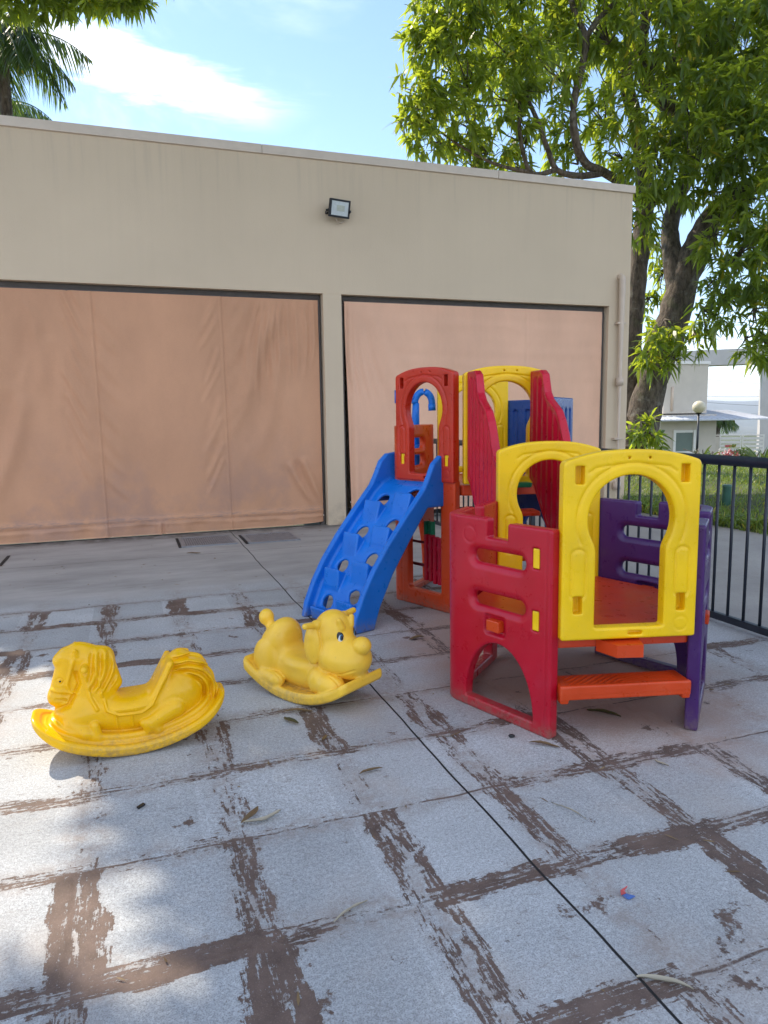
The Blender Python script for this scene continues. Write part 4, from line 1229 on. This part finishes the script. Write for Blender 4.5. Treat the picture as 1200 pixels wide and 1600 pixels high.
# limbs
limb(tr, [A_(1060, 460, 14.2), A_(1050, 400, 14.3), A_(1048, 350, 14.5), A_(1062, 300, 14.6), A_(1085, 245, 14.7), A_(1070, 190, 14.7), A_(1030, 150, 14.5), A_(1000, 100, 14.2), A_(1010, 20, 14), A_(1030, -80, 13.8)], [.22, .19, .17, .16, .16, .17, .15, .13, .11, .08], 14)
limb(tr, [A_(1030, 150, 14.5), A_(1060, 90, 14.6), A_(1075, 20, 14.8), A_(1085, -60, 15)], [.15, .15, .13, .1], 12)
limb(tr, [A_(1008, 320, 14.9), A_(975, 290, 14.5), A_(945, 270, 14.2), A_(915, 255, 13.9), A_(900, 220, 13.7), A_(896, 165, 13.6), A_(908, 110, 13.5), A_(915, 60, 13.4), A_(895, 10, 13.3), A_(880, -60, 13.2)], [.13, .10, .085, .08, .078, .075, .07, .065, .055, .04], 10)
limb(tr, [A_(915, 60, 13.4), A_(935, 30, 13.4), A_(965, 0, 13.5)], [.06, .05, .035], 8)
limb(tr, [A_(945, 270, 14.2), A_(905, 275, 13.9), A_(870, 265, 13.7), A_(855, 230, 13.6), A_(840, 190, 13.5), A_(823, 150, 13.5)], [.07, .06, .055, .05, .045, .03], 9)
limb(tr, [A_(870, 265, 13.7), A_(830, 270, 13.5), A_(813, 215, 13.4), A_(812, 160, 13.4)], [.05, .045, .04, .03], 8)
limb(tr, [A_(830, 270, 13.5), A_(770, 255, 13.4), A_(715, 225, 13.3), A_(680, 200, 13.2)], [.04, .03, .022, .015], 7)
limb(tr, [A_(1110, 345, 14), A_(1150, 340, 13.7), A_(1190, 380, 13.2), A_(1215, 440, 12.8)], [.12, .09, .07, .05], 9)
limb(tr, [A_(1085, 245, 14.7), A_(1130, 200, 14.4), A_(1180, 120, 14), A_(1220, 40, 13.6)], [.12, .10, .08, .06], 10)
px2m = DT/F_PX
bl = []
def B_(x, y, r, d=DT, q=1.): bl.append((np.array(ray_pt(x, y, d)), (r*px2m*1.05, r*px2m*1.05, r*px2m*q)))
for (x, y, r, d) in [
    (700, 25, 52, 13.4), (668, 60, 34, 13.2), (690, 110, 50, 13.3), (655, 150, 34, 13), (650, 185, 28, 12.9), (700, 190, 42, 13.2), (672, 222, 22, 13), (735, 235, 34, 13.6), (760, 60, 62, 14), (770, 140, 55, 13.7),
    (790, 215, 42, 13.7), (730, 262, 20, 13.8), (800, 262, 26, 14), (840, 30, 60, 14.2), (850, 100, 52, 13.4), (865, 190, 36, 14.5), (880, 250, 30, 14.5), (930, 20, 55, 13.3), (945, 110, 40, 15), (930, 180, 34, 15.2), (960, 240, 30, 15.4),
    (1010, 60, 60, 13.4), (985, 170, 36, 13.5), (1040, 190, 46, 13.5), (1020, 250, 42, 13.4), (1085, 60, 62, 13.3), (1100, 150, 58, 13.2), (1160, 60, 62, 13.0), (1170, 150, 58, 12.8), (1120, 225, 52, 13.0), (1180, 230, 48, 12.7), (1070, 280, 34, 13.3),
    (1012, 318, 24, 13.6), (1000, 350, 26, 13.7), (1025, 395, 22, 15.6), (1035, 440, 26, 15.8), (1010, 480, 20, 16), (1130, 300, 40, 13.2), (1180, 320, 46, 12.8), (1130, 380, 36, 13.0), (1170, 420, 42, 12.6), (1118, 455, 24, 13.0), (1100, 498, 22, 12.9), (1140, 480, 26, 12.8),
    (1190, 500, 28, 12.4), (1172, 540, 18, 12.2), (1198, 545, 18, 12.2), (1085, 530, 16, 13), (1020, 545, 26, 13.6), (1038, 515, 22, 13.5), (1008, 560, 16, 13.6), (1050, 560, 14, 13.4), (1060, 400, 20, 15.5), (1010, 690, 20, 13.6), (1022, 665, 14, 13.6), (1000, 670, 14, 13.5),
    (720, -50, 70, 13.2), (830, -70, 80, 13.5), (950, -80, 85, 13.6), (1070, -70, 85, 13.4), (1190, -60, 90, 13), (1270, 40, 80, 12.6), (1280, 170, 80, 12.4), (1270, 300, 70, 12.2), (1250, 400, 60, 12.2), (1240, 490, 40, 12),
    (900, 60, 60, 16.2), (1060, 120, 60, 16.2), (800, 100, 60, 15.6), (1150, 200, 60, 15.8), (1180, 60, 80, 15.8)]:
    B_(x, y, r, d)
rt = np.random.default_rng(15)
for c_, r_ in bl:
    hub = np.array(ray_pt(1050, 300, 14.6)); v_ = hub-c_; v_ /= np.linalg.norm(v_)
    root_p = c_+v_*r_[0]*.75
    for _ in range(6):
        d_ = rt.normal(size=3); d_ /= np.linalg.norm(d_)
        tip = c_+d_*np.array(r_)*.85
        mid_ = (root_p+tip)/2+rt.normal(size=3)*.10*r_[0]
        tr.tube([root_p, mid_, tip], [.020, .012, .005], 5)
place(tr.build('trunk', M['bark'], mg, smooth=True), mg)
place(MB().add(*crown(bl, 23, 12, .29, .066, np.random.default_rng(3))).build('crown', M['leaf'], mg), mg)

# ------------------------------------------------------------------ leafy tree behind the building on the left, overhanging the roof
st = empty('shade_tree', (-3.4, 16.2, -.5), 0, 'leafy tree whose twigs hang into the top left corner above the roof', 'tree')
tk = MB()
limb(tk, [(-3.4, 16.2, -.5), (-3.5, 16.0, 3), (-3.3, 15.2, 6), (-3.0, 13.4, 7.4), (-2.2, 11, 8.2), (-1.5, 8.5, 8.6), (-.8, 6, 8.4)], [.5, .42, .38, .30, .22, .15, .06], 14)
limb(tk, [(-3.3, 15.2, 6), (-3.6, 13.2, 7.2), (-3.4, 10.5, 8.0), (-3.0, 8, 8.2)], [.25, .2, .14, .06], 10)
limb(tk, [(-3.0, 13.4, 7.4), (-1.2, 12.6, 8.6), (1.2, 11.6, 9.4), (3.4, 10.6, 9.2)], [.2, .16, .12, .05], 10)
place(tk.build('trunk', M['bark'], st, smooth=True), st)
sb_ = []
rg = np.random.default_rng(21)
def to_plane(gx, gy, z):                       # where the sunbeam that reaches the floor at (gx, gy) passes height z
    return np.array([gx+S[0]/S[2]*z, gy+S[1]/S[2]*z, z])
# the crown is a wide umbrella; its left rim leaves the far left of the patio in the sun
for gx in np.arange(.90, 9.6, .95):
    for gy in np.arange(-1.2, 5.9, .95):
        z = 7.9+1.6*max(gy-3, 0)+rg.uniform(-.1, 1.0)
        jx, jy = rg.normal(0, .12, 2)
        if gx > 7.4 and gy > 3.6: continue
        sb_.append((to_plane(gx+jx, gy+jy, z), (.85, .85, .6)))
for gx, gy, r in ((.45, 1.1, .5), (.30, 4.5, .5), (.05, 5.2, .5), (.35, 3.85, .42), (.40, 2.25, .35), (.45, 3.1, .35), (-.3, 5.7, .5), (-.75, 5.5, .45), (-.35, 5.1, .4), (-.9, 6.0, .4), (.0, .7, .5), (-.5, .9, .5), (-.1, 1.25, .35), (-.9, 1.0, .5), (-.5, 1.5, .3)):
    sb_.append((to_plane(gx+(.06 if 1.6 < gy < 4.4 else 0), gy, 7.2), (r, r, r*.8)))
# low hanging twigs seen in the top left corner of the view
for x, y, r, d in ((20, -12, 30, 13), (70, -10, 28, 13.2), (115, -12, 30, 13.1), (160, -8, 28, 13.2), (200, -5, 22, 13), (60, 8, 18, 12.6), (95, 14, 14, 12.8), (185, 12, 16, 12.8), (145, 10, 14, 12.7), (10, 10, 22, 12.6), (215, 2, 14, 13),
                   (-60, -40, 60, 13), (40, -70, 60, 13), (140, -70, 60, 13), (230, -60, 40, 13), (-120, 20, 60, 12.6)):
    k = d/F_PX
    sb_.append((np.array(ray_pt(x, y, d)), (r*k, r*k, r*k*.8)))
place(MB().add(*crown(sb_, 46, 12, .29, .072, np.random.default_rng(5))).build('crown', M['leaf'], st), st)

# ------------------------------------------------------------------ palms beyond the roof on the left

def frond(c, az, el, L, sag, rng, lf=.52):
    n = 34; t = np.linspace(0, 1, n)
    h = np.array([cos(az), sin(az), 0])
    P = c+np.outer(t*L*cos(el), h)+np.outer(t*L*sin(el)-sag*L*t**2.0, [0, 0, 1.])
    T = np.gradient(P, axis=0); T /= np.linalg.norm(T, axis=1)[:, None]
    sd_ = np.cross(T, [0, 0, 1.]); sd_ /= np.linalg.norm(sd_, axis=1)[:, None]+1e-9
    mb = MB(); mb.tube(P, np.linspace(.028, .006, n), 6)
    idx = np.repeat(np.arange(3, n), 4)
    sgn = np.tile([1, 1, -1, -1], n-3)[:, None]
    base = P[idx]+T[idx]*rng.uniform(-.03, .03, (len(idx), 1))
    d = T[idx]*.55+sd_[idx]*sgn*.8+np.array([0, 0, -.55])+rng.normal(size=(len(idx), 3))*.14
    Lf = lf*np.sin(np.clip(t[idx]*.9+.12, 0, 1)*pi)**.6+.08
    mb.add(*leaf_arrays(base, d, Lf*rng.uniform(.8, 1.1, len(idx)), np.full(len(idx), .034), rng, .75))
    return mb
rp_ = np.random.default_rng(9)
def palm(px, py, d, label, n, L, seed, els=(5, 80)):
    r = np.random.default_rng(seed)
    pc = np.array(ray_pt(px, py, d))
    pm = empty('palm_tree', (pc[0]-.1, pc[1]+.3, -.6), 0, label, 'palm')
    pt = MB(); limb(pt, [(pc[0]-.1, pc[1]+.3, -.6), (pc[0]-.05, pc[1]+.2, 4), (pc[0], pc[1], pc[2]-.6), (pc[0], pc[1], pc[2]+.1)], [.19, .15, .12, .10], 12)
    place(pt.build('trunk', M['bark'], pm, smooth=True), pm)
    for k in range(n):
        az = 2*pi*k/n+r.normal(0, .12); el = radians(r.uniform(*els))
        f_ = frond(pc, az, el, r.uniform(.85, 1.1)*L, r.uniform(.6, 1.15), r).build('frond', M['palm'], pm); place(f_, pm)
palm(2, 62, 15.5, 'taller sunlit palm at the top left edge, fronds hanging down its trunk', 24, 1.9, 91)
palm(-12, 172, 21., 'lower dark palm whose fronds just clear the roof at the left edge', 20, 2.3, 92, (10, 70))

# ------------------------------------------------------------------ lawn grass
rgz = np.random.default_rng(31)
N = 52000
gx = 7.28+rgz.random(N)**1.5*9; gy = rgz.uniform(3.5, 19, N)
keep = np.hypot(gx-9.7, gy-12.2) > .45; gx, gy = gx[keep], gy[keep]
patchy = np.sin(gx*1.9+1)*np.cos(gy*1.3)+.5*np.sin(gx*5.1)*np.sin(gy*4.3)
keep = (patchy+rgz.normal(0, .5, len(gx))) > -.75; gx, gy = gx[keep], gy[keep]; patchy = patchy[keep]
gz = lawn_z(gx, gy)
dd = rgz.normal(size=(len(gx), 3))*np.array([.45, .45, 0])+np.array([0, 0, 1.])
hl = rgz.uniform(.05, .11, len(gx))*(1+.5*np.clip(patchy, 0, 1))
hl = np.where(gx < 7.8, hl*rgz.uniform(1.0, 2.6, len(gx)), hl)
gr = MB().add(*leaf_arrays(np.stack([gx, gy, gz], 1), dd, hl, np.full(len(gx), .013), rgz, .25, 2)).build('lawn_grass', M['grass'])
tag(gr, 'sunlit and shaded lawn grass beyond the path, right of the building', 'grass', kind='stuff')

# taller grass clumps along the lawn edge
def clump(loc, n, h, spread, rng):
    mb = MB(); b = np.zeros((n, 3)); b[:, :2] = rng.normal(size=(n, 2))*spread
    d = rng.normal(size=(n, 3))*np.array([.5, .5, .1])+np.array([0, 0, 1.])
    return mb.add(*leaf_arrays(b, d, h*rng.uniform(.5, 1.1, n), np.full(n, .022), rng, .6))
cl_l = ['tall grass clump at the lawn edge nearest the building corner', 'bushy grass clump at the lawn edge seen through the front yellow arch', 'tall grass clump at the lawn edge just right of the yellow arch', 'long-bladed grass clump at the lawn edge behind the railing bars', 'ragged grass clump at the lawn edge at the far right of view', 'low grass clump at the lawn edge between taller clumps']
for k, (x, y) in enumerate([(7.45, 9.0), (7.5, 8.1), (7.5, 7.35), (7.6, 6.95), (7.7, 6.5), (7.45, 7.75)]):
    c_ = clump(None, 150, .42 if k != 5 else .28, .11, rgz).build('grass_clump', M['grass'], None, loc=(x, y, lawn_z(np.array(x), np.array(y)))); tag(c_, cl_l[k], 'grass clump', 'grass clumps along the lawn edge')

# ================================================================== BEYOND THE LAWN
def shrub(name, loc, mat, kind, label, cat, seed, size=1., group=None):
    r = np.random.default_rng(seed)
    root = empty(name, loc, 0, label, cat, group)
    n = 60
    if kind == 'spiky':
        b = np.zeros((n, 3)); b[:, :2] = r.normal(size=(n, 2))*.05
        d = r.normal(size=(n, 3))*np.array([.9, .9, .2])+np.array([0, 0, .75])
        MB().add(*leaf_arrays(b, d, size*r.uniform(.5, 1.0, n), np.full(n, .07*size), r, .35)).build('leaves', mat, root)
    else:
        bl_ = [((r.normal()*.2*size, r.normal()*.2*size, .35*size+r.normal()*.12*size), .28*size) for _ in range(7)]
        MB().add(*crown(bl_, 60, 8, .14*size, .06*size, r, .2)).build('leaves', mat, root)
    s_ = MB()
    for k in range(4): limb(s_, [(r.normal()*.03, r.normal()*.03, -.1), (r.normal()*.08, r.normal()*.08, .2*size), (r.normal()*.2*size, r.normal()*.2*size, .4*size)], [.02, .015, .008], 6)
    s_.build('stems', M['bark'], root, smooth=True)
    return root
def ground_at(px, d, z=None):
    p = ray_pt(px, 700, d); return (p[0], p[1], float(lawn_z(np.array(p[0]), np.array(p[1]))))
shrub('spiky_plant', ground_at(1098, 18), M['shrub'], 'spiky', 'dark spiky plant on the lawn behind the railing, beside the yellow arch', 'plant', 41, .95)
shrub('spiky_plant', ground_at(1112, 20), M['shrub'], 'spiky', 'spreading spiky plant with arching leaves left of the flowering shrubs', 'plant', 42, 1.1)
shrub('flower_shrub', ground_at(1131, 19), M['whiteflower'], 'round', 'white flowering shrub on the lawn beyond the railing', 'shrub', 43, .62)
shrub('flower_shrub', ground_at(1141, 18.4), M['redflower'], 'round', 'dull red flowering shrub next to the white one', 'shrub', 44, .60)
shrub('leafy_shrub', ground_at(1163, 19), M['shrub'], 'round', 'olive leafy shrub right of the red flowers', 'shrub', 45, .85)
shrub('leafy_shrub', ground_at(1192, 18), M['shrub'], 'spiky', 'arching green plant at the right edge behind the railing', 'plant', 46, 1.1)
gp = ground_at(1139, 10.5)
o = MB().tube([(0, 0, -.1), (0, 0, .27)], [.062, .062], 16).tube([(0, 0, .27), (0, 0, .30)], [.07, .062], 16).build('garden_post', M['post_green'], None, smooth=False, loc=gp)
tag(o, 'short green round post standing in the lawn behind the railing', 'post')

# lamp post with opal globe
lp_d = 19.
lb = ray_pt(1086, 740, lp_d); lt = ray_pt(1092, 636, lp_d)
lz = float(lawn_z(np.array(lb[0]), np.array(lb[1])))
lamp = empty('garden_lamp', (lt[0], lt[1], lz), 0, 'garden lamp with cream globe on a thin dark post, on the lawn', 'lamp post')
H_ = lt[2]-lz
MB().tube([(0, 0, 0), (0, 0, H_-.17)], [.034, .028], 12).tube([(0, 0, 0), (0, 0, .06)], [.08, .07], 12).build('post', M['rail'], lamp, smooth=True)
MB().tube([(0, 0, H_-.19), (0, 0, H_-.13)], [.05, .085], 14).build('collar', M['black_paint'], lamp, smooth=True)
MB().sphere((0, 0, H_), .165, 28, 18).build('globe', M['lamp_globe'], lamp, smooth=True)

# gatehouse, portal, gate
def bframe(px, d, turn):
    p = ray_pt(px, 700, d); az = math.atan2(p[1], p[0]); return np.array([p[0], p[1], 0]), az-pi/2+turn     # local +y points away from the viewer
def zat(py, px, d): return float(ray_pt(px, py, d)[2])
GD = 27.
g0, grz = bframe(1075, GD, radians(35))
gz0 = -1.1
gh = empty('gatehouse', (g0[0], g0[1], gz0), grz, 'small cream gatehouse with a tall block above a sloping metal canopy', 'gatehouse')
zt = zat(570, 1075, GD)-gz0; zc_ = zat(648, 1075, GD)-gz0; s_ = GD/F_PX
wl = MB(); ww = 2.35; dpth = 3.0
wl.box((0, dpth/2, zc_/2), (ww, dpth, zc_), bev=.01)
wl.box((-.05, dpth/2+.25, (zc_+zt)/2+.05), (1.85, dpth+.1, zt-zc_+.1-.1), bev=.01)
wl.build('wall', M['gate_wall'], gh)
MB().box((-.05, dpth/2+.25, zt+.06), (1.95, dpth+.2, .10), bev=.01).build('parapet', M['trim'], gh)
cn = MB().prism([(-2.3, .0), (3.0, .0), (3.0, .05), (-2.3, .05)], 0, 1, lambda a, b, t: (a*(1-.12*t) if t else a, -.75+2.1*t, zc_-.22+b+.32*t))
for k in range(22):
    xa = -2.25+.245*k; cn.prism([(xa, .05), (xa+.03, .05), (xa+.03, .075), (xa, .075)], 0, 1, lambda a, b, t: (a*(1-.12*t) if t else a, -.74+2.05*t, zc_-.22+b+.32*t))
cn.build('canopy', M['sheet'], gh, fixn=True)
wn = MB()
wx, wz0, wz1 = -.20, zat(742, 1060, GD)-gz0, zat(672, 1060, GD)-gz0
for dx_ in (-.42, .42): wn.box((wx+dx_, -.02, (wz0+wz1)/2), (.10, .10, wz1-wz0))
for zz_ in (wz0+.05, wz1-.05, (wz0+wz1)/2): wn.box((wx, -.015, zz_), (.739, .08, .09))
wo = wn.build('window', M['trim'], gh)
MB().box((wx, -.004, (wz0+wz1)/2), (.74, .03, wz1-wz0-.02)).build('pane', M['glass_green'], wo)
MB().tube([(-.62, .18, zc_+.15), (-.62, .18, zc_+1.05)], [.05, .05], 10).build('drain_pipe', M['pipe'], gh, smooth=True)
PD2 = 33.
p0_, prz = bframe(1135, PD2, radians(4))
po = empty('entrance_portal', (p0_[0], p0_[1], gz0), prz, 'grey square entrance portal with a wide beam and thick right column', 'portal')
sp_ = PD2/F_PX
zb0, zb1 = zat(571, 1135, PD2)-gz0, zat(547, 1135, PD2)-gz0
pc_ = MB().box((1.72, .5, zb0/2), (.78, 1.0, zb0), bev=.01).build('column', M['gate_grey'], po)
pc2 = MB().box((-2.6, .5, zb0/2), (.78, 1.0, zb0), bev=.01).build('column', M['gate_grey'], po)
MB().box((-.2, .5, (zb0+zb1)/2+.002), (5.2, 1.02, zb1-zb0), bev=.01).build('beam', M['gate_grey'], po)
MB().box((1.88, -.03, zat(672, 1190, PD2)-gz0), (.10, .06, .16), bev=.01).build('wall_lamp', M['black_metal'], po)
g2, g2z = bframe(1140, 31., radians(4))
gt = empty('white_gate', (g2[0], g2[1], gz0), g2z, 'low white slatted gate and panels below the portal, with a small red sign', 'gate')
zg = zat(679, 1140, 31.)-gz0
for k, xc in enumerate((-.82, .02, .90)):
    pn = MB()
    pn.box((xc-.40, 0, zg/2), (.05, .06, zg)); pn.box((xc+.40, 0, zg/2), (.05, .06, zg)); pn.box((xc, 0, zg-.025), (.749, .06, .05))
    nsl = 9 if k else 2
    for j in range(nsl): pn.box((xc, 0, .08+(zg-.16)*(j+.5)/nsl), (.749, .03, (zg-.16)/nsl*(.72 if k else .97)))
    pn.build('gate_panel', M['white_wall'] if k else M['gate_wall'], gt)
MB().box((.02, -.05, zat(697, 1131, 31)-gz0), (.40, .02, .09)).build('sign_strip', M['sign_red'], gt)
pb = ray_pt(1122, 655, 44.)
p3 = empty('young_palm', (pb[0], pb[1], -2.0), 0, 'small distant palm showing through the portal opening', 'palm')
tq = MB(); limb(tq, [(pb[0], pb[1], -2.), (pb[0]+.05, pb[1], pb[2]-.1)], [.16, .11], 8, 4); place(tq.build('trunk', M['bark'], p3, smooth=True), p3)
for k in range(15):
    f_ = frond(pb, 2*pi*k/15+.1*(k % 3), radians(rp_.uniform(0, 65)), rp_.uniform(1.2, 1.7), rp_.uniform(.4, .8), rp_).build('frond', M['palm'], p3); place(f_, p3)
# power lines far beyond
wr = empty('power_line', (0, 0, 0), 0, 'thin slack power cables crossing the sky in the portal opening', 'power line')
for k, (y0, y1) in enumerate(((582, 598), (614, 612), (620, 630), (636, 642))):
    a, b = np.array(ray_pt(1040, y0, 60.)), np.array(ray_pt(1260, y1+4, 52.)); t = np.linspace(0, 1, 14)[:, None]
    P = a*(1-t)+b*t-np.array([0, 0, 1.])*(4*t*(1-t))*.25
    MB().tube(P, [.012]*14, 6).build('cable', M['rail'], wr, smooth=True)
for px_q in (1040, 1260):
    b = ray_pt(px_q, 700, 60. if px_q < 1100 else 52.)
    zt_ = ray_pt(px_q, 575, 60. if px_q < 1100 else 52.)[2]
    MB().tube([(b[0], b[1], -3), (b[0], b[1], zt_)], [.14, .10], 10).build('pole', M['gate_grey'], wr, smooth=True)

# ================================================================== LITTER ON THE PATIO
def litter(loc, rz, L, Wd, mat, label, seed, curl=.25, twist=.5):
    r = np.random.default_rng(seed); n = 12; t = np.linspace(0, 1, n)
    w = Wd*.5*np.sin(pi*np.clip(t*.94+.03, 0, 1))**.7
    xs = (t-.5)*L; bend = curl*L*((t-.5)**2*2-.15)*np.sin(seed)
    zt_ = .006+.5*curl*L*np.abs(np.sin(t*3+seed))*.35
    V, Q = [], []
    cols = 5
    for i in range(n):
        for j in range(cols):
            s = (j/(cols-1)-.5)*2
            V.append((xs[i], bend[i]+s*w[i], zt_[i]+abs(s)**1.5*w[i]*.9*twist+r.normal(0, .0008)))
    V = np.array(V); V[:, 2] -= V[:, 2].min()-.004
    i = np.arange(n-1)[:, None]*cols; j = np.arange(cols-1)[None, :]
    q = np.stack([i+j, i+cols+j, i+cols+j+1, i+j+1], -1).reshape(-1, 4)
    N = len(V)
    V2 = np.concatenate([V, V-np.array([0, 0, .0015])])
    o = MB().add(V2, q, q[:, ::-1]+N).build('fallen_leaf', mat, None, smooth=True, loc=loc, rz=rz)
    tag(o, label, 'leaf', 'fallen leaves on the patio'); return o
lit = [
 ((2.16, 2.87), radians(-52), .17, .036, 'dry_green', 'long olive-brown fallen leaf lying under the orange step'),
 ((1.70, 2.68), radians(-42), .14, .022, 'dry', 'curled brown leaf just in front of the crimson panel foot'),
 ((1.25, 1.375), radians(-38), .14, .018, 'straw', 'long straw-coloured dry leaf lying across the saw-cut joint at the bottom right'),
 ((1.49, 2.17), radians(-70), .16, .006, 'straw', 'thin pale curved stalk on the tile right of the saw-cut joint'),
 ((.35, 2.57), radians(50), .12, .026, 'dry', 'reddish brown leaf standing out from a pale leaf pair in the left foreground'),
 ((.39, 2.53), radians(12), .15, .022, 'straw', 'pale grey-green narrow leaf touching the brown one in the left foreground'),
 ((.67, 3.36), radians(-62), .11, .030, 'dry_green', 'dark folded leaf nearest the front of the rocking dog'),
 ((.73, 3.46), radians(-15), .15, .024, 'dry', 'flat brown leaf beside the dog rocker base'),
 ((.88, 2.735), radians(8), .11, .018, 'dry', 'small flat brown leaf in the middle tile right of the horse'),
 ((1.75, 4.36), radians(10), .12, .035, 'dry', 'light brown leaf beside the foot of the blue ramp'),
 ((.78, 3.11), radians(55), .06, .018, 'dry', 'tiny brown leaf between the two rocking toys, in front'),
 ((1.33, 2.92), radians(0), .15, .006, 'dry', 'thin dark twig left of the crimson panel foot'),
 ((2.07, 2.35), radians(-75), .07, .014, 'straw', 'small pale leaf in front of the purple panel foot'),
 ((.55, 1.93), radians(25), .14, .010, 'straw', 'pale slender leaf stalk in the lower middle foreground'),
 ((.60, 8.2), radians(-20), .16, .03, 'dry', 'brown leaf near the left drain cover'),
]
for k, (xy, rz, L, wd, mt_, lab) in enumerate(lit):
    litter((xy[0], xy[1], .004), rz, L, wd, M[mt_], lab, k+3)
# crumbs of leaf and bark caught in the joints and along the wall
rc = np.random.default_rng(77); N = 420
cx_ = rc.uniform(-1.5, 3.6, N); cy_ = rc.uniform(1.2, 9.4, N)
s1 = rc.random(N) < .35; cx_[s1] = np.round((cx_[s1]+.235)/.52)*.52-.235+rc.normal(0, .03, s1.sum())
s2 = (~s1) & (rc.random(N) < .5); cy_[s2] = np.round((cy_[s2]-6.17)/.533)*.533+6.17+rc.normal(0, .02, s2.sum())
s3 = rc.random(N) < .12; cy_[s3] = 9.50-np.abs(rc.normal(0, .12, s3.sum()))
dc = rc.normal(size=(N, 3))*np.array([1, 1, .06]); lc = rc.uniform(.008, .035, N)*rc.choice([1, 1, 1.8], N)
o = MB().add(*leaf_arrays(np.stack([cx_, cy_, np.full(N, .0065)], 1), dc, lc, rc.uniform(.003, .009, N), rc, .05)).build('leaf_crumbs', M['dry'])
tag(o, 'tiny dry leaf crumbs scattered over the patio joints', 'debris', kind='stuff')
o = MB().add(*[np.array(q) for q in ([(-.012, -.006, 0), (.012, -.008, 0), (.014, .006, 0), (-.010, .008, 0), (-.012, -.006, .006), (.012, -.008, .006), (.014, .006, .006), (-.010, .008, .006)],
     [[0, 3, 2, 1], [4, 5, 6, 7], [0, 1, 5, 4], [1, 2, 6, 5], [2, 3, 7, 6], [3, 0, 4, 7]])]).build('black_chip', M['black_paint'], None, loc=(-.045, 2.795, .003), rz=.8); tag(o, 'tiny black plastic chip on the tile in front of the rocking horse', 'debris'); o.scale = (1.4, 1, 1)
o = MB().sphere((0, 0, .008), (.016, .011, .008), 12, 8).build('black_seed', M['black_paint'], None, smooth=True, loc=(1.605, 2.81, .002), rz=-.5); tag(o, 'small shiny black seed left of the crimson panel foot', 'debris')
wp = empty('wrapper_scrap', (1.38, 1.70, .004), .2, 'torn scrap of red and blue plastic on the right-hand tile', 'litter')
MB().prism([(-.016, .004), (.0, .020), (.030, .018), (.006, .012), (.004, .002)], 0, .005, lambda a, b, t: (a, b, t+abs(a)*.2)).build('red_piece', M['sign_red'], wp, fixn=True)
MB().prism([(-.010, -.020), (.018, -.022), (.012, -.012), (.004, .0), (-.012, .002)], 0, .004, lambda a, b, t: (a, b, t)).build('blue_piece', M['blue'], wp, fixn=True)

# ================================================================== AIR
hz = MB().box((0, 0, 0), (13000, 13000, 181)).build('haze', M['wall'], None, loc=(0, 0, 34.5))
hm = bpy.data.materials.new('air'); hm.use_nodes = True; hz.data.materials.clear(); hz.data.materials.append(hm)
hn = NT(hm.node_tree); hm.node_tree.nodes.remove(hm.node_tree.nodes['Principled BSDF'])
pv = hn.node('ShaderNodeVolumePrincipled'); pv.inputs['Density'].default_value = 2.6e-4; pv.inputs['Color'].default_value = (.80, .88, 1., 1)
hn.l.new(pv.outputs[0], hm.node_tree.nodes['Material Output'].inputs['Volume'])
tag(hz, kind='stuff')
